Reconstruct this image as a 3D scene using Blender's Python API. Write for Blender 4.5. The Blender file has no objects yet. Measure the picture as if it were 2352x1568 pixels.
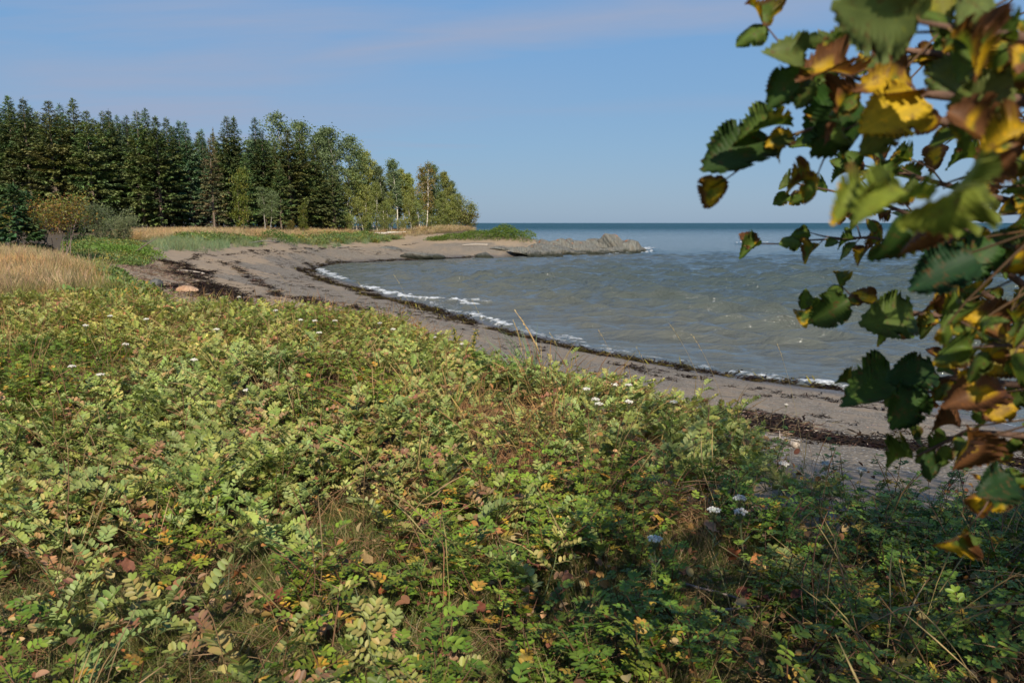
import bpy, math, random
import numpy as np
from mathutils import Vector, Matrix

random.seed(11)
rng = np.random.default_rng(11)
SC = bpy.context.scene
COL = SC.collection
PI = math.pi

# ------------------------------------------------------------------ camera geometry
F, CX, CY = 1829.0, 1176.0, 784.0          # a 28 mm lens, measured on a 2352 x 1568 print
CAMZ = 4.5
PITCH = math.atan((784 - 512) / F)
cP, sP = math.cos(PITCH), math.sin(PITCH)

def ray(u, v):
    x, y = (u - CX) / F, -(v - CY) / F
    return np.array([x, cP + y * sP, -sP + y * cP])

def at_z(u, v, z):
    d = ray(u, v)
    t = (z - CAMZ) / d[2]
    return np.array([d[0] * t, d[1] * t, z])

def at_depth(u, v, Y):
    d = ray(u, v)
    t = Y / d[1]
    return np.array([d[0] * t, Y, CAMZ + d[2] * t])

def project(x, y, z):
    dz = z - CAMZ
    zc = y * cP - dz * sP
    yc = y * sP + dz * cP
    zc = np.where(np.abs(zc) < 1e-6, 1e-6, zc)
    return CX + F * x / zc, CY - F * yc / zc, zc

# ------------------------------------------------------------------ noise
def _hash(ix, iy, seed):
    n = (ix.astype(np.int64) * 374761393 + iy.astype(np.int64) * 668265263 + seed * 974711) & 0x7FFFFFFF
    n = ((n ^ (n >> 13)) * 1274126177) & 0x7FFFFFFF
    n = n ^ (n >> 16)
    return (n & 0xFFFF) / 65535.0

def vnoise(x, y, seed=0):
    x = np.asarray(x, float); y = np.asarray(y, float)
    ix, iy = np.floor(x), np.floor(y)
    fx, fy = x - ix, y - iy
    fx = fx * fx * (3 - 2 * fx); fy = fy * fy * (3 - 2 * fy)
    a = _hash(ix, iy, seed); b = _hash(ix + 1, iy, seed)
    c = _hash(ix, iy + 1, seed); d = _hash(ix + 1, iy + 1, seed)
    return (a * (1 - fx) + b * fx) * (1 - fy) + (c * (1 - fx) + d * fx) * fy

def fbm(x, y, seed=0, o=4):
    s, a, t = 0, 0.5, 0
    for k in range(o):
        s = s + a * vnoise(np.asarray(x) * 2 ** k, np.asarray(y) * 2 ** k, seed + k * 17)
        t += a; a *= 0.5
    return s / t

def sstep(a, b, x):
    t = np.clip((np.asarray(x, float) - a) / (b - a), 0, 1)
    return t * t * (3 - 2 * t)

def inpoly(x, y, poly):
    x = np.asarray(x); y = np.asarray(y)
    r = np.zeros(x.shape, bool)
    n = len(poly)
    for i in range(n):
        x1, y1 = poly[i]; x2, y2 = poly[(i + 1) % n]
        if y1 == y2: continue
        c = ((y1 > y) != (y2 > y)) & (x < (x2 - x1) * (y - y1) / (y2 - y1) + x1)
        r ^= c
    return r

def polydist(x, y, poly, closed=False):
    x = np.asarray(x, float); y = np.asarray(y, float)
    best = np.full(x.shape, 1e9)
    m = len(poly)
    for i in range(m if closed else m - 1):
        ax, ay = poly[i]; bx, by = poly[(i + 1) % m]
        dx, dy = bx - ax, by - ay
        t = np.clip(((x - ax) * dx + (y - ay) * dy) / (dx * dx + dy * dy + 1e-12), 0, 1)
        best = np.minimum(best, np.hypot(x - ax - t * dx, y - ay - t * dy))
    return best

# ------------------------------------------------------------------ terrain height (thin plate spline)
CP = []
def cpx(u, v, z): CP.append(tuple(at_z(u, v, z)))
def cw(x, y, z): CP.append((x, y, z))

SHORE_PX = [(2700, 1075), (2352, 985), (2170, 942), (2000, 906), (1850, 886), (1700, 862), (1600, 846), (1500, 830),
            (1380, 803), (1250, 773), (1150, 748), (1060, 722), (980, 700), (900, 676), (830, 655), (770, 639), (722, 625), (728, 614),
            (775, 606), (850, 601), (960, 596), (1100, 591), (1200, 588), (1300, 585)]
SHORE = [tuple(at_z(u, v, 0)[:2]) for u, v in SHORE_PX]
for u, v in SHORE_PX: cpx(u, v, 0)
BACKSHORE = [(14.5, 124), (9, 131), (5, 138), (-2, 147), (-9, 160), (-15, 195), (-28, 250), (-60, 340), (-130, 520)]
for p in BACKSHORE: cw(p[0], p[1], 0)
SHORE = [(45, 8)] + SHORE + [(12.5, 117)] + BACKSHORE
# the sea bed
for u, v, z in [(2352, 930, -.35), (2000, 868, -.35), (1700, 825, -.35), (1400, 765, -.4), (1150, 705, -.45), (980, 668, -.5), (860, 640, -.5),
                (800, 621, -.45), (960, 606, -.5), (1200, 597, -.6), (2352, 830, -1.2), (1800, 740, -1.3), (1400, 680, -1.4), (1100, 635, -1.2),
                (1300, 605, -1.3), (1500, 590, -1.6), (2352, 680, -2.5), (1700, 600, -3), (1600, 560, -3.5), (2352, 560, -4)]:
    q = at_z(u, v, 0); cw(q[0], q[1], z)
for p in [(22, 100, -1.8), (30, 110, -2.2), (14, 104, -1.5), (60, 140, -4), (34, 138, -2.5), (20, 150, -2.5), (8, 165, -2.5), (2, 190, -3), (0, 230, -3), (-5, 330, -4), (0, 700, -6), (300, 700, -6), (300, 100, -5), (100, 20, -4), (60, -10, -3)]: cw(*p)
# the far beach and the spit
for u, v, D in [(600, 576, 71), (600, 560, 80), (600, 542, 94), (620, 620, 57), (600, 600, 62), (700, 610, 77), (700, 590, 83), (700, 572, 89), (700, 560, 93), (650, 557, 86),
                (770, 585, 95), (770, 563, 104), (770, 551, 108), (770, 540, 117), (900, 575, 104), (900, 566, 110), (900, 551, 118), (900, 540, 124), (1000, 566, 112), (1000, 551, 118),
                (1100, 570, 110), (1100, 553, 116), (1190, 572, 112), (1230, 556, 117), (1050, 536, 122), (1160, 545, 117), (450, 580, 55), (350, 588, 47), (350, 548, 76), (300, 536, 99),
                (450, 536, 99), (700, 534, 115), (820, 530, 132), (1000, 528, 146)]:
    q = at_depth(u, v, D); cw(*q)
for u, v, z in [(180, 545, 3.15), (480, 640, 1.75), (430, 620, 1.95), (540, 600, 1.75), (560, 640, 1.45), (600, 660, 1.2), (640, 690, 1.0),
                (430, 668, 2.05), (358, 658, 2.25), (300, 630, 2.45), (260, 610, 2.6), (250, 560, 2.95), (700, 690, .75), (840, 700, .5)]:
    cpx(u, v, z)
for p in [(9, 117, .9), (10, 122, .7), (13, 120, .25), (5, 124, 1.6), (3, 130, 1.5), (17, 122, -.5), (22, 126, -1.2), (13, 132, -1), (-6, 146, 2.2), (-12, 150, 3.0), (-25, 175, 3.3), (-45, 165, 3.4), (-60, 130, 3.4), (-50, 105, 3.35), (-90, 105, 3.5), (-90, 230, 3.5),
          (-150, 400, 4), (-200, 150, 4), (-40, 60, 3.1), (-60, 40, 3.2), (-26, 34, 2.95), (-20, 24, 2.95), (-40, 10, 3.1), (-18, 14, 2.95), (-100, 0, 3.5)]: cw(*p)
# the near dune
for p in [(0, 0, 2.85), (-3, 5, 2.86), (-8, 11, 2.9), (-4.6, 13.6, 2.74), (-1.7, 12.6, 2.66), (-1.0, 9.8, 2.72), (.4, 8.2, 2.65), (1.8, 7.3, 2.5), (2.6, 6.4, 2.3), (3.6, 5.0, 2.38),
          (2.0, 4.8, 2.6), (4.9, 7.2, 1.95), (1.5, 3, 2.8), (5, 2.5, 2.6), (-4.8, 17, 2.2), (-4.2, 21, 1.75), (-1.2, 16, 1.95), (.9, 11.3, 1.85), (2.4, 9.6, 1.75), (4, 10.9, 1.5),
          (3.5, 8.6, 1.8), (7, 9, 1.45), (9, 3, 2.2), (14, 4, 1.4), (22, -4, 1.2), (-8, 17.5, 2.75), (-10.5, 22, 2.65), (-13, 27, 2.62), (-17, 34, 2.68), (-6, 20, 2.3), (-5.5, 26, 1.9), (-9, 24, 2.4),
          (0, -5, 2.9), (-8, 0, 2.95), (8, -5, 2.6), (0, -20, 3.2), (-30, -20, 3.4), (30, -20, 1.6)]: cw(*p)
CP = np.array(CP)

def _q(x, y):
    w = np.maximum(np.asarray(y, float), -7) + 12
    return np.stack([np.asarray(x, float) / (w + 4) * 1.6, np.log(w)], -1)
_CQ = _q(CP[:, 0], CP[:, 1])
def _phi(r2): return np.where(r2 > 1e-12, 0.5 * r2 * np.log(np.maximum(r2, 1e-12)), 0)
_n = len(CP)
_A = np.zeros((_n + 3, _n + 3))
_d2 = ((_CQ[:, None] - _CQ[None]) ** 2).sum(-1)
_A[:_n, :_n] = _phi(_d2) + np.eye(_n) * 4e-5
_A[:_n, _n] = 1; _A[:_n, _n + 1:] = _CQ
_A[_n:, :_n] = _A[:_n, _n:].T
_W = np.linalg.solve(_A, np.concatenate([CP[:, 2], np.zeros(3)]))

def tz0(x, y):
    x = np.atleast_1d(np.asarray(x, float)).ravel(); y = np.atleast_1d(np.asarray(y, float)).ravel()
    out = np.empty(len(x))
    for i in range(0, len(x), 20000):
        q = _q(x[i:i + 20000], y[i:i + 20000])
        d2 = ((q[:, None] - _CQ[None]) ** 2).sum(-1)
        out[i:i + 20000] = _phi(d2) @ _W[:_n] + _W[_n] + q @ _W[_n + 1:]
    cap = np.interp(x, [4.5, 7, 10, 14, 20], [9, 1.1, .35, -.8, -2.5])
    cap = np.where((y > 106) & (x > 4.5), cap + np.interp(y, [106, 112], [2.0, 0]), 99)
    cap = np.minimum(cap, np.where((y > 122) & (x > -8), np.interp(x - (y - 122) * -.45, [0, 8, 14], [9, 1.6, -2]), 99))
    return np.clip(np.minimum(out, cap), -8, 5.5)

def tz(x, y):
    z = tz0(x, y)
    x = np.atleast_1d(x).ravel(); y = np.atleast_1d(y).ravel()
    up = sstep(.3, 2.3, z)
    return z + (fbm(x * .45, y * .45, 3) - .5) * (.05 + .16 * up) + (fbm(x * 2.2, y * 2.2, 9, 3) - .5) * (.015 + .05 * up)

def ground_px(u, v, lo=2.0, hi=260):
    """where the sight line through a print position meets the ground"""
    d = ray(u, v)
    t = np.exp(np.linspace(math.log(lo), math.log(hi), 500))
    z = CAMZ + d[2] * t - tz0(d[0] * t, d[1] * t)
    k = np.argmax(z < 0) if (z < 0).any() else len(t) - 1
    return np.array([d[0] * t[k], d[1] * t[k]])

# ------------------------------------------------------------------ mesh building
class MB:
    def __init__(s):
        s.v = []; s.l = []; s.n = []; s.c = []; s.a = []; s.nv = 0; s.use_a = False
    def add(s, v, faces, col, aux=None):
        v = np.asarray(v, float); k = len(v)
        s.v.append(v)
        c = np.asarray(col, float)
        s.c.append(np.broadcast_to(c, (k, 3)))
        s.a.append(np.zeros((k, 3)) if aux is None else np.broadcast_to(np.asarray(aux, float), (k, 3)))
        if aux is not None: s.use_a = True
        s.l.append(np.concatenate([np.asarray(f) for f in faces]) + s.nv)
        s.n.append(np.array([len(f) for f in faces]))
        s.nv += k
    def many(s, tv, tf, R, T, col, aux=None):
        """copies of a template: R (m,3,3) incl. scale, T (m,3), col (m,3) or (m,k,3)"""
        tv = np.asarray(tv, float); m, k = len(T), (tv.shape[-2])
        if m == 0: return
        V = np.einsum('mij,mkj->mki', R, np.broadcast_to(tv, (m, k, 3))) + np.asarray(T)[:, None]
        c = np.asarray(col, float)
        if c.ndim == 2: c = c[:, None, :]
        s.v.append(V.reshape(-1, 3)); s.c.append(np.broadcast_to(c, (m, k, 3)).reshape(-1, 3))
        if aux is None: s.a.append(np.zeros((m * k, 3)))
        else: s.a.append(np.broadcast_to(aux, (m, k, 3)).reshape(-1, 3)); s.use_a = True
        fl = np.concatenate([np.asarray(f) for f in tf]); fn = np.array([len(f) for f in tf])
        off = s.nv + np.arange(m)[:, None] * k
        s.l.append((fl[None] + off).ravel()); s.n.append(np.tile(fn, m))
        s.nv += m * k
    def tube(s, pts, rad, sides=5, col=(.2, .15, .1), cap=True):
        pts = np.asarray(pts, float); m = len(pts)
        rad = np.broadcast_to(np.asarray(rad, float), (m,))
        tan = np.gradient(pts, axis=0); tan /= np.linalg.norm(tan, axis=1)[:, None] + 1e-12
        ref = np.array([0, 0, 1.]) if abs(tan[0][2]) < .9 else np.array([1., 0, 0])
        a = np.cross(tan, ref); a /= np.linalg.norm(a, axis=1)[:, None] + 1e-12
        b = np.cross(tan, a)
        th = np.linspace(0, 2 * PI, sides, endpoint=False)
        V = pts[:, None] + rad[:, None, None] * (np.cos(th)[None, :, None] * a[:, None] + np.sin(th)[None, :, None] * b[:, None])
        f = []
        for i in range(m - 1):
            for j in range(sides):
                jj = (j + 1) % sides
                f.append((i * sides + j, i * sides + jj, (i + 1) * sides + jj, (i + 1) * sides + j))
        if cap and sides > 2: f.append(tuple(range((m - 1) * sides, m * sides))); f.append(tuple(range(sides - 1, -1, -1)))
        c = np.asarray(col, float)
        if c.ndim == 2: c = np.repeat(c, sides, axis=0)
        s.add(V.reshape(-1, 3), f, c)
    def mesh(s, name, mats, smooth=True):
        me = bpy.data.meshes.new(name)
        V = np.concatenate(s.v); L = np.concatenate(s.l).astype(np.int32); N = np.concatenate(s.n).astype(np.int32)
        me.vertices.add(len(V)); me.vertices.foreach_set('co', V.astype(np.float32).ravel())
        me.loops.add(len(L)); me.loops.foreach_set('vertex_index', L)
        me.polygons.add(len(N))
        st = np.concatenate([[0], np.cumsum(N)[:-1]]).astype(np.int32)
        me.polygons.foreach_set('loop_start', st); me.polygons.foreach_set('loop_total', N)
        me.polygons.foreach_set('use_smooth', np.full(len(N), smooth))
        at = me.attributes.new('Col', 'FLOAT_COLOR', 'POINT')
        C = np.concatenate(s.c); C = np.concatenate([C, np.ones((len(C), 1))], 1)
        at.data.foreach_set('color', C.astype(np.float32).ravel())
        if s.use_a:
            ax = me.attributes.new('lp', 'FLOAT_VECTOR', 'POINT')
            ax.data.foreach_set('vector', np.concatenate(s.a).astype(np.float32).ravel())
        me.update(); me.validate()
        for m in (mats if isinstance(mats, (list, tuple)) else [mats]): me.materials.append(m)
        return me
    def obj(s, name, mats, parent=None, smooth=True, link=True, loc=None):
        o = bpy.data.objects.new(name, s.mesh(name, mats, smooth))
        if link: COL.objects.link(o)
        if parent is not None: o.parent = parent
        if loc is not None: o.location = loc
        return o

def tag(o, label=None, cat=None, group=None, kind=None):
    if label: o['label'] = label
    if cat: o['category'] = cat
    if group: o['group'] = group
    if kind: o['kind'] = kind
    return o

def thing(name, label, cat, loc, rz=0, group=None):
    o = bpy.data.objects.new(name, None); COL.objects.link(o)
    o.location = loc; o.rotation_euler = (0, 0, rz); o.empty_display_size = .2
    return tag(o, label, cat, group)

def dup(root, loc, rz=0, scale=None, label=None, group=None):
    kids = [c for c in KIDS.get(root.name, [])]
    r = root.copy(); COL.objects.link(r)
    r.location = loc; r.rotation_euler = (0, 0, rz)
    if scale is not None: r.scale = scale
    if label: r['label'] = label
    if group: r['group'] = group
    for c in kids:
        d = c.copy(); COL.objects.link(d); d.parent = r
    return r
KIDS = {}

# ------------------------------------------------------------------ materials
def newmat(name):
    m = bpy.data.materials.new(name); m.use_nodes = True
    nt = m.node_tree; nt.nodes.clear()
    out = nt.nodes.new('ShaderNodeOutputMaterial')
    return m, nt, out

class NT:
    """short-hand for node trees"""
    def __init__(s, nt): s.t = nt
    def n(s, typ, ins=None, **kw):
        nd = s.t.nodes.new(typ)
        for k, v in kw.items(): setattr(nd, k, v)
        for k, v in (ins or {}).items(): s.set(nd, k, v)
        return nd
    def set(s, nd, k, v):
        sock = nd.inputs[k]
        if isinstance(v, bpy.types.NodeSocket): s.t.links.new(v, sock)
        elif isinstance(v, bpy.types.Node): s.t.links.new(v.outputs[0], sock)
        else:
            if sock.type == 'RGBA' and len(v) == 3: v = (*v, 1)
            sock.default_value = v
    def math(s, op, a, b=0.0, clamp=False):
        return s.n('ShaderNodeMath', {0: a, 1: b}, operation=op, use_clamp=clamp).outputs[0]
    def mix(s, f, a, b, mode='MIX'):
        nd = s.n('ShaderNodeMix', data_type='RGBA', blend_type=mode)
        s.set(nd, 0, f); s.set(nd, 6, a); s.set(nd, 7, b)
        return nd.outputs[2]
    def rng(s, v, a, b, c=0.0, d=1.0):
        return s.n('ShaderNodeMapRange', {0: v, 1: a, 2: b, 3: c, 4: d}, clamp=True).outputs[0]
    def noise(s, vec, scale, detail=4, rough=.55, dist=0):
        return s.n('ShaderNodeTexNoise', {'Vector': vec, 'Scale': scale, 'Detail': detail, 'Roughness': rough, 'Distortion': dist})
    def attr(s, name, typ='GEOMETRY'):
        return s.n('ShaderNodeAttribute', attribute_name=name, attribute_type=typ)

def leaf_mat(name, trans=.25, rough=.5, var=.25, inst=False, veins=False, spec=.35):
    m, nt, out = newmat(name); g = NT(nt)
    c = g.attr('Col').outputs['Color']
    if inst:
        c = g.mix(1.0, c, g.attr('tint', 'INSTANCER').outputs['Color'], 'MULTIPLY')
    rnd = g.n('ShaderNodeObjectInfo').outputs['Random']
    hs = g.n('ShaderNodeHueSaturation', {'Hue': g.rng(rnd, 0, 1, .5 - .02 * var / .25, .5 + .02 * var / .25), 'Saturation': 1.0,
                                         'Value': g.rng(g.math('FRACT', g.math('MULTIPLY', rnd, 7.31)), 0, 1, 1 - var, 1 + var), 'Color': c})
    c = hs.outputs[0]
    if veins:
        lv = g.n('ShaderNodeVectorMath', {0: g.attr('lp').outputs['Vector'], 1: g.n('ShaderNodeVectorMath', {0: g.n('ShaderNodeNewGeometry').outputs['Position'], 1: (3, 3, 3)}, operation='MULTIPLY').outputs[0]}, operation='ADD').outputs[0]
        c = g.mix(g.rng(g.noise(lv, 7, 5, .7).outputs[0], .56, .66, 0, .75), c, (.13, .06, .025))
        c = g.mix(g.rng(g.noise(lv, 13, 3, .6).outputs[0], .6, .7, 0, .5), c, g.mix(1.0, c, (1.9, 1.6, .9), 'MULTIPLY'))
        lp = g.n('ShaderNodeSeparateXYZ', {0: g.attr('lp').outputs['Vector']})
        ph = g.math('ADD', lp.outputs[1], g.math('MULTIPLY', g.math('ABSOLUTE', lp.outputs[0]), -.9))
        w = g.math('ABSOLUTE', g.math('SINE', g.math('MULTIPLY', ph, 27.0)))
        v1 = g.rng(w, 0, .16, .35, 0)
        v2 = g.rng(g.math('ABSOLUTE', lp.outputs[0]), 0, .022, .6, 0)
        c = g.mix(g.math('MAXIMUM', v1, v2), c, g.mix(1.0, c, (1.4, 1.36, 1.25), 'MULTIPLY'))
    p = g.n('ShaderNodeBsdfPrincipled', {'Base Color': c, 'Roughness': rough, 'Specular IOR Level': spec})
    if trans > 0:
        tr = g.n('ShaderNodeBsdfTranslucent', {'Color': g.mix(1.0, c, (1.25, 1.15, .6), 'MULTIPLY')})
        p = g.n('ShaderNodeMixShader', {0: trans, 1: p, 2: tr})
    g.set(out, 'Surface', p.outputs[0])
    return m

def bark_mat(name, rough=.85):
    m, nt, out = newmat(name); g = NT(nt)
    tc = g.n('ShaderNodeTexCoord').outputs['Object']
    mp = g.n('ShaderNodeMapping', {'Vector': tc, 'Scale': (6, 6, 1.5)})
    nz = g.noise(mp.outputs[0], 4, 5).outputs[0]
    c = g.mix(1.0, g.attr('Col').outputs['Color'], g.n('ShaderNodeMix', {0: g.rng(nz, .3, .7), 6: (.5, .5, .5, 1), 7: (1.35, 1.3, 1.25, 1)}, data_type='RGBA').outputs[2], 'MULTIPLY')
    b = g.n('ShaderNodeBump', {'Strength': .6, 'Distance': .02, 'Height': nz})
    p = g.n('ShaderNodeBsdfPrincipled', {'Base Color': c, 'Roughness': rough, 'Normal': b.outputs[0], 'Specular IOR Level': .2})
    g.set(out, 'Surface', p.outputs[0])
    return m

M_NEEDLE = leaf_mat('needles', .1, .6, .3, spec=.2)
M_CROWN = leaf_mat('tree_leaves', .4, .5, .15)
M_COVER = leaf_mat('cover_leaves', .28, .5, .2, inst=True)
M_DRY = leaf_mat('dry_matter', .15, .8, .2, inst=True, spec=.1)
M_NEAR = leaf_mat('near_leaves', .45, .55, .08, veins=True, spec=.22)
M_PLANT = leaf_mat('plant_matter', .2, .6, .1)
M_BARK = bark_mat('bark')

def rock_mat(name, base=(.2, .185, .165), lichen=0.0, wet=True, strata=True):
    m, nt, out = newmat(name); g = NT(nt)
    geo = g.n('ShaderNodeNewGeometry')
    pos = geo.outputs['Position']
    mp = g.n('ShaderNodeMapping', {'Vector': pos, 'Rotation': (0.5, .75, .3), 'Scale': (5, .7, .7)})
    n1 = g.noise(mp.outputs[0], 1.6, 7, .62).outputs[0]
    n2 = g.noise(pos, 1.1, 5).outputs[0]
    n3 = g.noise(pos, 9, 5, .65).outputs[0]
    dark = tuple(x * .5 for x in base); light = tuple(min(1, x * 1.6) for x in base)
    c = g.mix(g.rng(n1, .36, .66), dark, light)
    c = g.mix(g.rng(n2, .45, .7, 0, .6), c, tuple(x * k for x, k in zip(base, (1.2, .95, .75))))
    c = g.mix(g.rng(n3, .4, .75, 0, .35), c, light)
    sep = g.n('ShaderNodeSeparateXYZ', {0: pos})
    if lichen > 0:
        nz = g.n('ShaderNodeSeparateXYZ', {0: geo.outputs['Normal']}).outputs[2]
        k = g.math('ADD', g.noise(pos, .9, 5, .6).outputs[0], g.rng(sep.outputs[2], 1.2, 4.2, -.16, .17))
        c = g.mix(g.math('MULTIPLY', g.rng(k, .53, .58), lichen), c, (.36, .11, .018))
    if wet:
        z = g.math('ADD', sep.outputs[2], g.math('MULTIPLY', g.math('SUBTRACT', n2, .5), 1.0))
        wv = g.rng(z, .3, .65, 1, 0)
        c = g.mix(wv, c, (.022, .024, .016))
    b = g.n('ShaderNodeBump', {'Strength': .9, 'Distance': .12, 'Height': g.math('ADD', n1, g.math('MULTIPLY', n3, .35))})
    p = g.n('ShaderNodeBsdfPrincipled', {'Base Color': c, 'Roughness': .82, 'Normal': b.outputs[0], 'Specular IOR Level': .25})
    g.set(out, 'Surface', p.outputs[0])
    return m

# ------------------------------------------------------------------ the ground sheet
DUNE = [(-60, 13.5), (-30, 14), (-9.2, 14.2), (-7.0, 15.0), (-4.6, 14.3), (-3.4, 13.6), (-1.9, 13.4), (-1.1, 10.8), (-.15, 10.1), (.4, 8.6), (.8, 7.7), (1.85, 7.7),
        (2.3, 7.0), (2.8, 6.3), (3.6, 6.3), (5.2, 6.6), (7.5, 5.2), (12, 2), (12, -8), (-60, -8)]
TAN = [(-60, 13), (-8.9, 13.8), (-8.1, 17), (-10.3, 20.5), (-13.0, 25.5), (-16.6, 30.5), (-20, 31.5), (-60, 34)]
PXTOP = lambda pts: [tuple(ground_px(u, v)) for u, v in pts]

def build_ground():
    ts = np.concatenate([np.linspace(-4, -.75, 60, endpoint=False), np.linspace(-.75, .75, 420, endpoint=False), np.linspace(.75, 4, 60)])
    ws = np.concatenate([[-60, -35], np.linspace(-20, 1, 24, endpoint=False), np.linspace(1, 16, 150, endpoint=False), 16 * np.exp(np.linspace(0, math.log(900 / 16), 260))])
    T, Wy = np.meshgrid(ts, ws)
    Y = Wy
    X = T * (np.maximum(Y, -4) + 7)
    x, y = X.ravel(), Y.ravel()
    z = tz(x, y)
    nr, nc = X.shape
    idx = np.arange(nr * nc).reshape(nr, nc)
    f = np.stack([idx[:-1, :-1], idx[:-1, 1:], idx[1:, 1:], idx[1:, :-1]], -1).reshape(-1, 4)
    d = polydist(x, y, SHORE)
    z0 = tz0(x, y)
    gravel = sstep(2.0, 1.15, z0 + (fbm(x * .25, y * .1, 21) - .5) * .9)
    band = sstep(.5, .62, fbm(x * .12 + 3, y * .45, 33))
    gravel = np.clip(gravel * (.55 + .6 * band) + .2 * band, 0, 1)
    wet = sstep(.32, .1, z0 + (fbm(x * .8, y * .8, 5) - .5) * .12)
    inD = inpoly(x, y, DUNE) | inpoly(x, y, TAN)
    ed = polydist(x, y, DUNE, True)
    soil = np.where(inD, sstep(0, .5, ed), 0.0)
    soil = np.maximum(soil, sstep(2.75, 3.0, z0) * (y > 20))
    u, v, zc = project(x, y, z)
    for (a, b, ra, rb) in BARE:
        soil = np.where(((u - a) / ra) ** 2 + ((v - b) / rb) ** 2 + (fbm(x * 2, y * 2, 8) - .5) * 1.2 < 1, 0.0, soil)
    C = np.stack([gravel, soil, wet], 1)
    mb = MB(); mb.add(np.stack([x, y, z], 1), [[0, 1, 2]], C)
    mb.l = [f.ravel()]; mb.n = [np.full(len(f), 4)]
    return mb
BARE = [(205, 603, 105, 15), (1590, 1135, 105, 60), (1850, 1140, 230, 85), (1940, 1200, 120, 50), (2250, 1120, 220, 80), (2150, 1200, 70, 40)]

def ground_mat():
    m, nt, out = newmat('ground_surface'); g = NT(nt)
    pos = g.n('ShaderNodeNewGeometry').outputs['Position']
    z = g.n('ShaderNodeSeparateColor', {0: g.attr('Col').outputs['Color']})
    gravel, soil, wet = z.outputs[0], z.outputs[1], z.outputs[2]
    n_big = g.noise(pos, .35, 5, .6).outputs[0]
    n_mid = g.noise(pos, 2.2, 6, .65).outputs[0]
    n_fine = g.noise(pos, 30, 5, .7).outputs[0]
    sand = g.mix(g.rng(n_mid, .3, .7), (.25, .182, .115), (.325, .248, .16))
    sand = g.mix(g.rng(n_big, .42, .65, 0, .6), sand, (.2, .162, .122))
    sand = g.mix(g.rng(n_fine, .52, .72, 0, .5), sand, (.13, .1, .085))
    # pebbles
    v1 = g.n('ShaderNodeTexVoronoi', {'Vector': pos, 'Scale': 17.0})
    v2 = g.n('ShaderNodeTexVoronoi', {'Vector': pos, 'Scale': 41.0})
    p1 = g.n('ShaderNodeSeparateColor', {0: v1.outputs['Color']}).outputs[0]
    p2 = g.n('ShaderNodeSeparateColor', {0: v2.outputs['Color']}).outputs[1]
    peb = g.mix(p1, (.118, .098, .07), (.24, .198, .145))
    peb = g.mix(g.rng(p2, .3, 1, 0, .55), peb, (.14, .125, .108))
    peb = g.mix(g.rng(p2, .955, .96), peb, (.42, .39, .36))
    gm = g.rng(g.math('ADD', gravel, g.math('MULTIPLY', g.math('SUBTRACT', n_mid, .5), .9)), .38, .62)
    c = g.mix(gm, sand, peb)
    # scattered debris on the dry sand
    mp = g.n('ShaderNodeMapping', {'Vector': pos, 'Scale': (1.2, 3.2, 1)})
    deb = g.noise(mp.outputs[0], 4.2, 6, .7).outputs[0]
    c = g.mix(g.rng(deb, .6, .68, 0, .7), c, (.05, .036, .03))
    s1 = g.mix(g.rng(n_mid, .35, .65), (.045, .034, .02), (.1, .072, .04))
    s1 = g.mix(g.rng(n_fine, .5, .7, 0, .6), s1, (.13, .095, .05))
    c = g.mix(g.rng(g.math('ADD', soil, g.math('MULTIPLY', g.math('SUBTRACT', n_mid, .5), .6)), .35, .65), c, s1)
    c = g.mix(g.math('MULTIPLY', wet, .75), c, g.mix(1.0, c, (.38, .38, .42), 'MULTIPLY'))
    h = g.math('ADD', g.math('MULTIPLY', n_mid, 1.6), g.math('ADD', g.math('MULTIPLY', n_fine, .35), g.math('MULTIPLY', g.math('MULTIPLY', v1.outputs['Distance'], gm), -1.2)))
    b = g.n('ShaderNodeBump', {'Strength': .7, 'Distance': .035, 'Height': h})
    p = g.n('ShaderNodeBsdfPrincipled', {'Base Color': c, 'Roughness': g.rng(wet, 0, 1, .9, .35), 'Normal': b.outputs[0], 'Specular IOR Level': .3})
    g.set(out, 'Surface', p.outputs[0])
    return m

ground = build_ground().obj('ground', ground_mat())
tag(ground, 'sand, pebbles and dark soil of the beach, the dune and the spit', 'ground', kind='structure')

# ------------------------------------------------------------------ the sea
FOAM = [  # print polyline, half width in metres, strength
    ([(735, 621), (752, 630), (772, 637), (790, 645)], .6, .9), ([(746, 614), (790, 606), (820, 604)], .5, .45),
    ([(840, 662), (880, 672), (930, 684), (980, 690), (1030, 691), (1060, 695), (1088, 703)], .6, 1.05), ([(1085, 690), (1115, 696)], .4, .7),
    ([(1095, 727), (1115, 733), (1145, 742), (1165, 750)], .42, 1.1), ([(1025, 712), (1060, 719), (1090, 723)], .35, .7),
    ([(1185, 757), (1230, 768), (1260, 776), (1320, 785)], .3, .6), ([(1295, 771), (1320, 780)], .3, .9),
    ([(1690, 853), (1720, 858)], .25, 1.0), ([(1760, 866), (1850, 878), (1940, 890), (2040, 905)], .35, .95), ([(1560, 826), (1640, 842)], .22, .7),
    ([(1330, 792), (1420, 806), (1520, 822)], .2, .6),
    ([(1412, 584), (1440, 581), (1462, 577)], .9, .8), ([(1470, 577), (1492, 571)], 1.3, 1.0), ([(1482, 582), (1497, 578)], .9, .9),
    ([(1716, 559), (1746, 558)], 2.3, 1.5), ([(1634, 703), (1658, 696)], .12, .5), ([(1395, 588), (1410, 586)], .7, .7)]

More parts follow.
